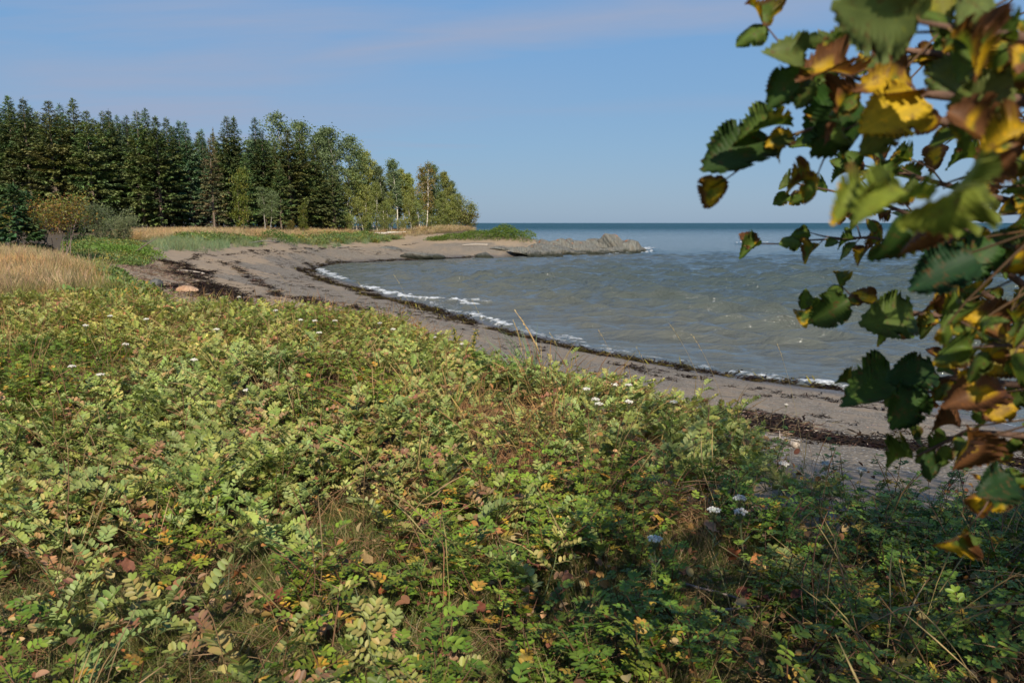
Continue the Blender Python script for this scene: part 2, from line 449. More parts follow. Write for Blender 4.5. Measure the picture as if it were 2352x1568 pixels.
def build_water():
    ts = np.concatenate([np.linspace(-3, -.33, 50, endpoint=False), np.linspace(-.33, .72, 760, endpoint=False), np.linspace(.72, 3, 60)])
    ys = [6.0]
    while ys[-1] < 45000:
        y = ys[-1]
        ys.append(y + max(.085, y * y / 3600 * .22 if y < 400 else y * .05))
    ys = np.array(ys)
    T, Y = np.meshgrid(ts, ys)
    X = T * Y
    x, y = X.ravel(), Y.ravel()
    near = y < 700
    dep = np.full(x.shape, 8.0); dep[near] = -tz(x[near], y[near])
    amp = sstep(.0, 1.3, dep) * .85 + .15 * sstep(-.05, .12, dep)
    spread = np.maximum(y * y / 3600 * .55, y * 1.05 / 760 * 2)   # what the mesh can carry there
    z = np.zeros_like(x); dx = np.zeros_like(x); dy = np.zeros_like(x)
    r = np.random.default_rng(5)
    for k in range(64):
        lam = .7 * (3.9 / .7) ** (k / 63)
        th = math.radians(-110 + r.normal() * 19)
        a = .0138 * lam ** .85 * (.6 + .8 * r.random())
        kx, ky = math.cos(th) * 2 * PI / lam, math.sin(th) * 2 * PI / lam
        ph = r.random() * 6.28
        fade = sstep(1.0, .45, spread / lam)
        A = a * amp * fade
        arg = kx * x + ky * y + ph
        z += A * np.cos(arg); dx -= A * .6 * math.cos(th) * np.sin(arg); dy -= A * .6 * math.sin(th) * np.sin(arg)
    gust = .55 + .9 * fbm(x * .05, y * .05, 77, 3)
    z *= gust
    z = np.where(z > 0, z * 1.25, z * .85)
    # foam
    foam = np.zeros_like(x)
    crest = np.zeros_like(x)
    lace = fbm(x * 2.6, y * 2.6, 41, 4)
    for pts, w, s in FOAM:
        P = [tuple(at_z(u, v, 0)[:2]) for u, v in pts]
        cx, cy = np.mean([p[0] for p in P]), np.mean([p[1] for p in P])
        sel = np.hypot(x - cx, y - cy) < 30
        d = polydist(x[sel], y[sel], P)
        d = d + (fbm(x[sel] * 1.5, y[sel] * 1.5, 51, 3) - .5) * w * 2.4 + (vnoise(x[sel] * 5, y[sel] * 5, 52) - .5) * w * .8
        foam[sel] = np.maximum(foam[sel], .9 * s * sstep(w * .85, w * .1, d))
        crest[sel] = np.maximum(crest[sel], min(w, .9) * .27 * sstep(w * 1.4, 0, d) * s)
    wash = sstep(.30, .06, dep) * sstep(-.2, .0, dep) * (y < 60)
    foam = np.maximum(foam, wash * sstep(.48, .66, lace) * .6)
    caps = sstep(.26, .34, z) * sstep(.66, .8, fbm(x * .7, y * .7, 91, 3)) * .3
    foam = np.maximum(foam, caps)
    far = (y > 160) & (y < 900)
    foam = np.maximum(foam, np.where(far, sstep(.815, .85, vnoise(x * .16, y * .05, 13)) * .35, 0))
    z += crest * (.55 + .9 * fbm(x * 3.1, y * 3.1, 61, 3))
    z -= .012 + .03 * sstep(.0, -.3, dep)
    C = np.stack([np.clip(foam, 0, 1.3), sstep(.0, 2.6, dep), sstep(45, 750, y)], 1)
    nr, nc = X.shape
    keep = (dep > -.6).reshape(nr, nc)
    idx = np.arange(nr * nc).reshape(nr, nc)
    f = np.stack([idx[:-1, :-1], idx[:-1, 1:], idx[1:, 1:], idx[1:, :-1]], -1).reshape(-1, 4)
    kq = (keep[:-1, :-1] | keep[:-1, 1:] | keep[1:, 1:] | keep[1:, :-1]).ravel()
    f = f[kq]
    used = np.unique(f); remap = np.zeros(nr * nc, int); remap[used] = np.arange(len(used))
    mb = MB(); mb.add(np.stack([x + dx, y + dy, z], 1)[used], [[0, 1, 2]], C[used])
    mb.l = [remap[f].ravel()]; mb.n = [np.full(len(f), 4)]
    return mb

def water_mat():
    m, nt, out = newmat('sea_water'); g = NT(nt)
    pos = g.n('ShaderNodeNewGeometry').outputs['Position']
    z = g.n('ShaderNodeSeparateColor', {0: g.attr('Col').outputs['Color']})
    foam, dep, far = z.outputs[0], z.outputs[1], z.outputs[2]
    mp = g.n('ShaderNodeMapping', {'Vector': pos, 'Rotation': (0, 0, .35), 'Scale': (.45, 1.0, 1)})
    w1 = g.noise(mp.outputs[0], .9, 6, .68, .6).outputs[0]
    w2 = g.noise(mp.outputs[0], 4.2, 3, .6).outputs[0]
    w4 = g.noise(mp.outputs[0], .42, 4, .6, .5).outputs[0]
    w3 = g.noise(mp.outputs[0], .16, 4, .6).outputs[0]
    patch = g.noise(g.n('ShaderNodeMapping', {'Vector': pos, 'Scale': (.03, .06, 1)}).outputs[0], 1, 4).outputs[0]
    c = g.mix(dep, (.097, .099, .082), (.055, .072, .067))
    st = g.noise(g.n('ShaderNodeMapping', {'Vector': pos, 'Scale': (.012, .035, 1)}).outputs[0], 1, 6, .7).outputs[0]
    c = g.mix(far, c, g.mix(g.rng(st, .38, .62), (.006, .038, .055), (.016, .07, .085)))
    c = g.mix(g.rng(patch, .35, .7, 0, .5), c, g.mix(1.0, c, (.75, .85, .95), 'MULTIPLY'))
    lace = g.noise(g.n('ShaderNodeMapping', {'Vector': pos, 'Rotation': (0, 0, .5), 'Scale': (.6, 1.4, 1)}).outputs[0], 11, 7, .78).outputs[0]
    fm = g.rng(g.math('ADD', foam, g.math('MULTIPLY', g.math('SUBTRACT', lace, .5), 2.6)), .42, 1.1)
    c2 = g.mix(fm, c, (.68, .7, .7))
    h = g.math('ADD', g.math('MULTIPLY', w1, .8), g.math('ADD', g.math('MULTIPLY', w2, .2), g.math('ADD', g.math('MULTIPLY', g.math('MULTIPLY', w3, far), 6.0), g.math('MULTIPLY', g.math('MULTIPLY', w4, g.math('POWER', far, .5)), 2.0))))
    b = g.n('ShaderNodeBump', {'Strength': 1.0, 'Distance': .42, 'Height': h})
    p = g.n('ShaderNodeBsdfPrincipled', {'Base Color': c2, 'Roughness': g.math('MAXIMUM', g.rng(fm, 0, 1, .07, .8), g.math('MULTIPLY', far, .34)), 'IOR': g.rng(far, 0, 1, 1.33, 1.25), 'Specular IOR Level': g.rng(far, 0, 1, .5, .08), 'Normal': b.outputs[0]})
    g.set(out, 'Surface', p.outputs[0])
    return m

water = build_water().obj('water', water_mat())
tag(water, 'grey blue choppy sea with small breakers along the shore', 'sea', kind='structure')

# ------------------------------------------------------------------ scatter by geometry nodes (only for what nobody could count)
def scatter_group(protos):
    coll = bpy.data.collections.new('sprig_sources')
    for o in protos: coll.objects.link(o)
    ng = bpy.data.node_groups.new('scatter', 'GeometryNodeTree')
    ng.interface.new_socket('Geometry', in_out='INPUT', socket_type='NodeSocketGeometry')
    ng.interface.new_socket('Geometry', in_out='OUTPUT', socket_type='NodeSocketGeometry')
    N = ng.nodes
    gi, go = N.new('NodeGroupInput'), N.new('NodeGroupOutput')
    ci = N.new('GeometryNodeCollectionInfo'); ci.inputs['Collection'].default_value = coll
    ci.inputs['Separate Children'].default_value = True; ci.inputs['Reset Children'].default_value = True
    ip = N.new('GeometryNodeInstanceOnPoints'); ip.inputs['Pick Instance'].default_value = True
    def na(name, typ):
        n = N.new('GeometryNodeInputNamedAttribute'); n.data_type = typ; n.inputs['Name'].default_value = name
        return n.outputs['Attribute']
    er = N.new('FunctionNodeEulerToRotation')
    L = ng.links.new
    L(gi.outputs[0], ip.inputs['Points']); L(ci.outputs[0], ip.inputs['Instance'])
    L(na('idx', 'INT'), ip.inputs['Instance Index']); L(na('rot', 'FLOAT_VECTOR'), er.inputs[0]); L(er.outputs[0], ip.inputs['Rotation'])
    L(na('scl', 'FLOAT_VECTOR'), ip.inputs['Scale']); L(ip.outputs[0], go.inputs[0])
    return ng

def scatter(name, protos, P, idx, rot, scl, tint, label, cat):
    me = bpy.data.meshes.new(name)
    n = len(P)
    me.vertices.add(n); me.vertices.foreach_set('co', np.asarray(P, np.float32).ravel())
    def at(nm, typ, key, arr):
        a = me.attributes.new(nm, typ, 'POINT'); a.data.foreach_set(key, arr.ravel())
    at('idx', 'INT', 'value', np.asarray(idx, np.int32))
    at('rot', 'FLOAT_VECTOR', 'vector', np.asarray(rot, np.float32))
    s = np.asarray(scl, np.float32)
    if s.ndim == 1: s = np.repeat(s[:, None], 3, 1)
    at('scl', 'FLOAT_VECTOR', 'vector', s)
    t = np.concatenate([np.asarray(tint, float), np.ones((n, 1))], 1)
    at('tint', 'FLOAT_COLOR', 'color', t.astype(np.float32))
    o = bpy.data.objects.new(name, me); COL.objects.link(o)
    md = o.modifiers.new('scatter', 'NODES'); md.node_group = scatter_group(protos)
    return tag(o, label, cat, kind='stuff')

# ------------------------------------------------------------------ leaf pieces
def norm(v): return v / (np.linalg.norm(v, axis=-1, keepdims=True) + 1e-12)
def frame(d, nrm):
    """matrix whose Y runs along d and whose Z is near nrm; works on stacks"""
    y = norm(np.asarray(d, float)); x = norm(np.cross(y, np.asarray(nrm, float))); z = np.cross(x, y)
    return np.stack([x, y, z], -1)

def oval(w=.58, fold=.1, pts=((.55, .12), (.95, .36), (1, .6), (.7, .86))):
    R = [(w / 2 * a, b, fold * a * w) for a, b in pts]
    V = [(0, 0, 0)] + R + [(0, 1, 0)] + [(-x, y, z) for x, y, z in R]
    k = len(pts)
    f1 = list(range(0, k + 2)); f2 = [0, k + 1] + list(range(2 * k + 1, k + 1, -1))
    return np.array(V), [f1, f2]
OVAL = oval(.5, .16)
OVAL_N = oval(.5, .08)
LANCE = oval(.3, .08, ((.8, .2), (1, .45), (.6, .8)))
DIAM = (np.array([(0, 0, 0), (.5, .45, .04), (0, 1, -.06), (-.5, .45, .04)]), [[0, 1, 2], [0, 2, 3]])

def jit(c, v=.15, n=1):
    c = np.asarray(c, float)
    return np.clip(c[None] * (1 + rng.normal(0, v, (n, 1))) * (1 + rng.normal(0, v * .4, (n, 3))), .004, .9)

def compound(mb, p, d, up, pairs, step, size, tmpl, cols, droop=.25, ang=65, lift=.35, rcol=(.16, .2, .06), termi=True):
    """one pinnate leaf"""
    d = norm(np.asarray(d, float)); up = np.asarray(up, float)
    p = np.asarray(p, float).copy()
    pts = [p.copy()]
    Rs, Ts, Cs = [], [], []
    for k in range(pairs):
        d = norm(d + np.array([0, 0, -droop * step * 8]) * .35)
        p = p + d * step; pts.append(p.copy())
        side = norm(np.cross(d, up)); nz = np.cross(side, d)
        sz = size * (.75 + .35 * math.sin(PI * (k + 1) / (pairs + 1))) * random.uniform(.85, 1.12)
        for sgn in (-1, 1):
            a = math.radians(ang + random.uniform(-14, 14))
            ld = d * math.cos(a) + side * sgn * math.sin(a) + nz * (lift + random.uniform(-.2, .25))
            ln = nz + side * (-sgn) * lift + rng.normal(0, .18, 3)
            Rs.append(frame(ld, ln) * sz); Ts.append(p); Cs.append(cols())
    if termi:
        Rs.append(frame(d, np.cross(norm(np.cross(d, up)), d)) * size); Ts.append(p); Cs.append(cols())
    mb.many(tmpl[0], tmpl[1], np.array(Rs), np.array(Ts), np.array(Cs))
    mb.tube(pts, .0013, 3, rcol, cap=False)

def stem_pts(L, tilt, az, n=6, curve=.5):
    pts = [np.zeros(3)]; d = np.array([math.cos(az) * tilt, math.sin(az) * tilt, 1.0])
    for k in range(n):
        d = norm(d + np.array([math.cos(az), math.sin(az), 0]) * curve / n + rng.normal(0, .08, 3))
        pts.append(pts[-1] + d * L / n)
    return np.array(pts)

def lerp_pts(pts, t):
    x = t * (len(pts) - 1); i = min(int(x), len(pts) - 2)
    return pts[i] + (pts[i + 1] - pts[i]) * (x - i)

PEA = [(.245, .29, .09), (.215, .27, .085), (.27, .295, .07), (.2, .25, .055)]
def pea_sprig(yellow=0.06, dry=0.02):
    mb = MB()
    for s in range(2):
        az = random.uniform(0, 6.28)
        L = random.uniform(.24, .38)
        pts = stem_pts(L, random.uniform(.2, .8), az, 6, random.uniform(.3, .9))
        mb.tube(pts, np.linspace(.003, .0014, len(pts)), 4, (.14, .17, .06), cap=False)
        nl = random.randint(5, 8)
        ylw = random.random() < yellow * 2.5
        for k in range(nl):
            t = .3 + .7 * k / (nl - 1)
            p = lerp_pts(pts, t)
            a = az + (k % 2 * 2 - 1) * random.uniform(.7, 1.5) + random.uniform(-.3, .3)
            if k == nl - 1: a = az + random.uniform(-.4, .4)
            e = random.uniform(.15, .85)
            d = (math.cos(a), math.sin(a), e)
            base = random.choice(PEA)
            kind = random.random()
            def cols():
                r = random.random()
                if kind < dry: return jit((.3, .17, .08), .2)[0]
                if ylw and r < .55 or r < yellow: return jit((.36, .31, .1), .15)[0]
                return jit(base, .1)[0]
            compound(mb, p, d, (0, 0, 1), random.randint(3, 5), random.uniform(.015, .021), random.uniform(.026, .039), OVAL, cols,
                     droop=random.uniform(.1, .6), ang=random.uniform(58, 80), lift=random.uniform(.15, .7))
    return mb

def rose_sprig(h=.34, tone=(.1, .165, .02), yellow=.07):
    mb = MB()
    for s in range(3):
        az = random.uniform(0, 6.28)
        L = h * random.uniform(.7, 1.2)
        pts = stem_pts(L, random.uniform(.1, .6), az, 5, .3)
        mb.tube(pts, np.linspace(.004, .002, len(pts)), 4, (.13, .075, .04), cap=False)
        nl = random.randint(8, 12)
        for k in range(nl):
            t = .35 + .65 * k / (nl - 1)
            p = lerp_pts(pts, t)
            a = az + k * 2.4 + random.uniform(-.4, .4)
            d = (math.cos(a), math.sin(a), random.uniform(-.05, .7))
            tn = np.array(tone) * random.uniform(.7, 1.35)
            yl = random.random() < yellow
            cols = lambda: jit((.36, .25, .04) if yl else tn, .13)[0]
            compound(mb, p, d, (0, 0, 1), 3, random.uniform(.014, .019), random.uniform(.02, .03), OVAL, cols, droop=.8, ang=62, lift=.1, rcol=(.14, .15, .04))
    return mb

def blades(mb, n, h, spread, w, col, lean=.35, seg=3, wind=(-.2, .1)):
    for k in range(n):
        az = random.uniform(0, 6.28); L = h * random.uniform(.55, 1.15)
        b = np.array([random.gauss(0, spread), random.gauss(0, spread), 0])
        d = np.array([math.cos(az) * lean * random.random(), math.sin(az) * lean * random.random(), 1.0])
        cur = np.array([math.cos(az), math.sin(az), -.25]) * random.uniform(.1, .9) * lean + np.array([wind[0], wind[1], 0]) * random.random()
        pts = [b]
        for s in range(seg):
            d = norm(d + cur / seg * 1.4); pts.append(pts[-1] + d * L / seg)
        pts = np.array(pts)
        side = norm(np.cross(d, rng.normal(0, 1, 3)))
        ww = w * random.uniform(.6, 1.2) * np.linspace(1, .12, seg + 1) / 2
        V = np.concatenate([pts - side * ww[:, None], pts + side * ww[:, None]])
        f = [(i, i + 1, seg + 2 + i, seg + 1 + i) for i in range(seg)]
        c = jit(col[random.randrange(len(col))], .15)[0]
        mb.add(V, f, c)

def turf(h=.1): 
    mb = MB(); blades(mb, 55, h, .045, .0028, [(.11, .15, .03), (.13, .15, .04), (.2, .16, .07), (.09, .14, .025), (.24, .18, .09)], .9)
    return mb

def straw(h=.3):
    mb = MB(); blades(mb, 22, h, .05, .003, [(.33, .24, .12), (.28, .19, .1), (.38, .29, .15)], .8, 4)
    return mb

def tall_straw():
    mb = MB()
    for k in range(5):
        a = random.uniform(0, 6.28); d = np.array([math.cos(a) * .45 - .15, math.sin(a) * .45, 1.0]); p = [np.array([random.gauss(0, .06), random.gauss(0, .06), 0])]
        for s in range(5): d = norm(d + np.array([-.12, 0, -.14]) + rng.normal(0, .06, 3)); p.append(p[-1] + d * random.uniform(.08, .13))
        c = jit(random.choice([(.38, .28, .14), (.3, .2, .1), (.26, .2, .08), (.2, .11, .06)]), .15)[0]
        mb.tube(p, [.0016, .0016, .0015, .0014, .003, .0008], 3, c, cap=False)
    return mb

def straw_mat():
    """a crushed heap of dry stems"""
    mb = MB()
    for k in range(60):
        a = random.uniform(0, 6.28); L = random.uniform(.05, .16)
        p = np.array([random.gauss(0, .07), random.gauss(0, .07), random.uniform(.0, .1)])
        d = np.array([math.cos(a), math.sin(a), random.gauss(.1, .35)])
        q = p + d * L * .5 + rng.normal(0, .01, 3); r = p + d * L
        mb.tube([p, q, r], [.0016, .0013, .0007], 3, jit(random.choice([(.2, .12, .065), (.26, .16, .08), (.13, .075, .045), (.31, .21, .11)]), .15)[0], cap=False)
    return mb

def tall_grass(h=.65, n=26, cols=((.42, .31, .18), (.46, .35, .2), (.36, .27, .14), (.25, .23, .1))):
    """a clump of flowering grass"""
    mb = MB()
    for k in range(n):
        az = random.uniform(0, 6.28); L = h * random.uniform(.6, 1.15)
        b = np.array([random.gauss(0, .09), random.gauss(0, .09), 0])
        d = np.array([math.cos(az) * .25 - .12, math.sin(az) * .25, 1.0]); pts = [b]
        for s in range(4):
            d = norm(d + np.array([-.14, .02, -.04]) * random.random() + rng.normal(0, .05, 3)); pts.append(pts[-1] + d * L / 4)
        c = jit(random.choice(cols), .15)[0]
        mb.tube(pts, [.0022, .002, .0018, .0045, .001], 3, [c * .75, c * .85, c, c * 1.15, c * 1.1], cap=False)
    blades(mb, 18, h * .6, .09, .006, [(.16, .17, .05), (.3, .23, .1), (.22, .19, .07)], .5)
    return mb

def seaweed(dark=True):
    mb = MB()
    for k in range(26):
        a = random.uniform(0, 6.28); L = random.uniform(.06, .2); w = random.uniform(.012, .035)
        p = np.array([random.gauss(0, .09), random.gauss(0, .07), random.uniform(.0, .05)])
        pts = [p]; d = np.array([math.cos(a), math.sin(a), random.uniform(.0, .5)])
        for s in range(3):
            d = norm(d + rng.normal(0, .45, 3) * np.array([1, 1, .8]) + np.array([0, 0, -.25])); q = pts[-1] + d * L / 3; q[2] = max(q[2], .004); pts.append(q)
        pts = np.array(pts); sd = norm(np.array([-math.sin(a), math.cos(a), random.gauss(0, .4)]))
        ww = np.array([.6, 1, .9, .4])[:, None] * w / 2
        V = np.concatenate([pts - sd * ww, pts + sd * ww]); f = [(i, i + 1, 5 + i, 4 + i) for i in range(3)]
        c = random.choice([(.022, .013, .01), (.03, .018, .012), (.016, .01, .009)]) if dark else random.choice([(.06, .045, .012), (.035, .025, .01), (.085, .065, .015), (.02, .014, .009)])
        mb.add(V, f, jit(c, .2)[0])
    return mb

def litter():
    """broken stems, chips and shell bits along the drift line"""
    mb = MB()
    for k in range(14):
        a = random.gauss(.25, .5); L = random.uniform(.05, .22)
        p = np.array([random.gauss(0, .16), random.gauss(0, .12), random.uniform(.008, .05)]); d = np.array([math.cos(a), math.sin(a), random.gauss(0, .1)])
        c = jit(random.choice([(.3, .22, .15), (.42, .34, .25), (.12, .07, .05), (.2, .13, .09)]), .2)[0]
        mb.tube([p, p + d * L * .5 + rng.normal(0, .008, 3), p + d * L], [.004, .005, .003], 4, c)
    return mb

def mkprotos(fn, n, mat, name, **kw):
    return [fn(**kw).obj(name, mat, link=False) for _ in range(n)]

def sample(poly, dens, pad=0):
    xs = [p[0] for p in poly]; ys = [p[1] for p in poly]
    x0, x1, y0, y1 = min(xs), max(xs), min(ys), max(ys)
    n = int((x1 - x0) * (y1 - y0) * dens)
    x = rng.uniform(x0, x1, n); y = rng.uniform(y0, y1, n)
    k = inpoly(x, y, poly)
    return x[k], y[k]

def inview(x, y, lo=-.85, hi=.85, ymin=1.6):
    return (y > ymin) & (x > lo * (y + 1.2)) & (x < hi * (y + 1.2))

def tints(x, y, seed, a=.85, b=1.2):
    n = fbm(x * .9, y * .9, seed)[:, None]
    w = fbm(x * .5 + 9, y * .5, seed + 5)[:, None]
    base = a + (b - a) * n
    warm = np.clip((w - .45) * 3, 0, 1)
    return base * (1 + warm * np.array([[.32, .1, -.12]]))

def rots(n, tilt=.25):
    return np.stack([rng.normal(0, tilt, n), rng.normal(0, tilt, n), rng.uniform(0, 6.28, n)], 1)

# ------------------------------------------------------------------ the near dune: beach pea, rose, turf, straw
def build_cover():
    pea = mkprotos(pea_sprig, 7, M_COVER, 'pea_sprig', yellow=.04, dry=.05) + mkprotos(pea_sprig, 3, M_COVER, 'pea_sprig_yellow', yellow=.14, dry=.14)
    rose = mkprotos(rose_sprig, 5, M_COVER, 'rose_sprig') + mkprotos(rose_sprig, 2, M_COVER, 'rose_sprig_light', tone=(.145, .215, .028), yellow=.12)
    turfs = mkprotos(turf, 5, M_COVER, 'turf_tuft')
    straws = mkprotos(straw, 3, M_DRY, 'straw_tuft') + mkprotos(lambda: tall_straw(), 3, M_DRY, 'straw_tall') + mkprotos(straw_mat, 4, M_DRY, 'straw_heap')
    x, y = sample(DUNE, 95)
    k = inview(x, y); x, y = x[k], y[k]
    z = tz(x, y)
    u, v, zc = project(x, y, z)
    right = sstep(-.35, .45, x - (.5 + (y - 2.5) * .40) + (fbm(x * 1.3, y * 1.3, 4) - .5) * 1.3)
    low = sstep(4.3, 3.6, y + (fbm(x * 1.1, y * 1.1, 6) - .5) * 1.3)
    bare = np.zeros(len(x))
    for (a, b, ra, rb) in BARE:
        bare = np.maximum(bare, sstep(1.25, .75, np.sqrt(((u - a) / ra) ** 2 + ((v - b) / rb) ** 2) + (fbm(x * 2.3, y * 2.3, 8) - .5) * .9))
    ed = polydist(x, y, DUNE, True)
    rosy = sstep(.56, .64, fbm(x * .75 + 4, y * .75, 15))
    heap = sstep(.6, .68, fbm(x * 1.15, y * 1.15, 25))
    q = rng.random(len(x)); q2 = rng.random(len(x))
    w_pea = (1 - right) * (1 - .84 * low) * (1 - .85 * rosy) * (1 - .75 * heap) * .66
    w_pea = np.maximum(w_pea, .028 * (1 - bare))
    w_rose = np.maximum(right * .5 * (1 - .3 * low), rosy * .6 * (1 - low * .6)) * (1 - bare * .9)
    w_rose = np.maximum(w_rose, low * .3 * sstep(.45, .58, fbm(x * 2, y * 2, 35)))
    w_straw = np.maximum(heap * .62, .14) * (1 - bare * .8) * (1 + .6 * right - .35 * low)
    w_turf = np.maximum(low, right * .55) * .95 * (1 - bare * .85)
    clump = sstep(.3, .5, fbm(x * 2.4, y * 2.4, 45))
    lift = .24 * (fbm(x * 1.3, y * 1.3, 55) - .15) * sstep(0, .8, ed)
    low_h = 1 - .38 * right * sstep(4.2, 5.4, y)
    def put(sel, protos, nm, label, cat, s0, s1, zoff, seed, tilt=.22, ta=.85, tb=1.2, pick=None):
        n = int(sel.sum())
        P = np.stack([x[sel], y[sel], z[sel] + zoff[sel] if hasattr(zoff, '__len__') else z[sel] + zoff], 1)
        idx = rng.integers(0, len(protos), n) if pick is None else pick[sel]
        scatter(nm, protos, P, idx, rots(n, tilt), rng.uniform(s0, s1, n) * low_h[sel], tints(x[sel], y[sel], seed, ta, tb), label, cat)
    yl = (fbm(x * .8, y * .8, 65) + rng.normal(0, .08, len(x))) > .6
    pick = np.where(yl, rng.integers(7, 10, len(x)), rng.integers(0, 7, len(x)))
    put((q < w_pea * (.4 + .6 * clump)), pea, 'beach_pea', 'grey green beach pea with oval leaflets matting the near dune', 'ground cover', .8, 1.15, lift - .02, 3, pick=pick)
    q = rng.random(len(x))
    put((q < w_rose * (.5 + .5 * clump)), rose, 'rose_cover', 'low dark green wild rose leaves growing through the beach pea', 'ground cover', .75, 1.15, lift * .5 - .03, 7)
    q = rng.random(len(x))
    put((q < w_straw), straws, 'dry_stalks', 'dry tan stalks and crushed brown stems among the dune plants', 'dry stalks', .8, 1.25, lift * .3, 9)
    q = rng.random(len(x))
    put((q < w_turf), turfs, 'short_grass', 'short olive grass under the plants nearest the camera', 'grass', 1.0, 1.9, -.005, 12, ta=.8, tb=1.15)
    xt, yt = sample([(-4, 1.5), (1.6, 1.5), (1.6, 4.9), (-4, 4.9)], 130)
    k = inview(xt, yt) & (fbm(xt * 1.1, yt * 1.1, 6) * 1.3 + yt < 5.2); xt, yt = xt[k], yt[k]; n = len(xt)
    scatter('turf', turfs, np.stack([xt, yt, tz(xt, yt) - .005], 1), rng.integers(0, 5, n), rots(n, .2), rng.uniform(.7, 1.35, n), tints(xt, yt, 14, .75, 1.15),
            'fine green and brown turf between the fallen leaves', 'grass')
build_cover()

def build_litter():
    def bit():
        mb = MB(); k = 7
        T = np.stack([rng.normal(0, .07, k), rng.normal(0, .07, k), rng.uniform(.01, .12, k)], 1)
        R = frame(rng.normal(0, 1, (k, 3)) * np.array([1, 1, .5]), rng.normal(0, .7, (k, 3)) + np.array([0, 0, 1])) * rng.uniform(.018, .045, k)[:, None, None]
        C = np.array([jit([(.26, .11, .04), (.34, .17, .06), (.2, .1, .05), (.4, .28, .14), (.15, .07, .04)][i], .2)[0] for i in rng.integers(0, 5, k)])
        V, f = oval(.7, .3); mb.many(V, f, R, T, C); return mb
    pr = mkprotos(bit, 6, M_DRY, 'leaf_bits')
    x, y = sample(DUNE, 26); k = inview(x, y); x, y = x[k], y[k]
    n0 = fbm(x * 1.15, y * 1.15, 25); k = (rng.random(len(x)) < np.where(y < 4.6, .75, .12) + sstep(.55, .68, n0) * .8); x, y = x[k], y[k]; n = len(x)
    scatter('leaf_litter', pr, np.stack([x, y, tz(x, y) + np.where(y < 4.6, rng.uniform(.01, .13, n), rng.uniform(.05, .16, n))], 1), rng.integers(0, 6, n), rots(n, .3), rng.uniform(.8, 1.3, n), np.ones((n, 3)), 'small rusty scraps of withered leaves caught among the stems', 'leaf litter')
build_litter()

def pxpoly(pts): return [tuple(ground_px(u, v)) for u, v in pts]

def leafy_clump(tones, r=.28, h=.3, n=70, s=.075):
    mb = MB()
    a = rng.uniform(0, 6.28, n); rr = r * np.sqrt(rng.random(n)); zz = h * (.25 + .75 * rng.random(n)) * (1 - .5 * (rr / r) ** 2)
    T = np.stack([rr * np.cos(a), rr * np.sin(a), zz], 1)
    d = norm(np.stack([np.cos(a), np.sin(a), rng.uniform(-.2, .9, n)], 1) + rng.normal(0, .6, (n, 3)))
    R = frame(d, np.array([0, 0, 1.]) + rng.normal(0, .4, (n, 3))) * (s * rng.uniform(.6, 1.3, n))[:, None, None]
    C = np.array([jit(tones[i], .18)[0] for i in rng.integers(0, len(tones), n)])
    mb.many(OVAL[0], OVAL[1], R, T, C)
    for k in range(5):
        i = rng.integers(n); mb.tube([(0, 0, 0), T[i] * .6, T[i]], .004, 3, (.12, .1, .05), cap=False)
    return mb

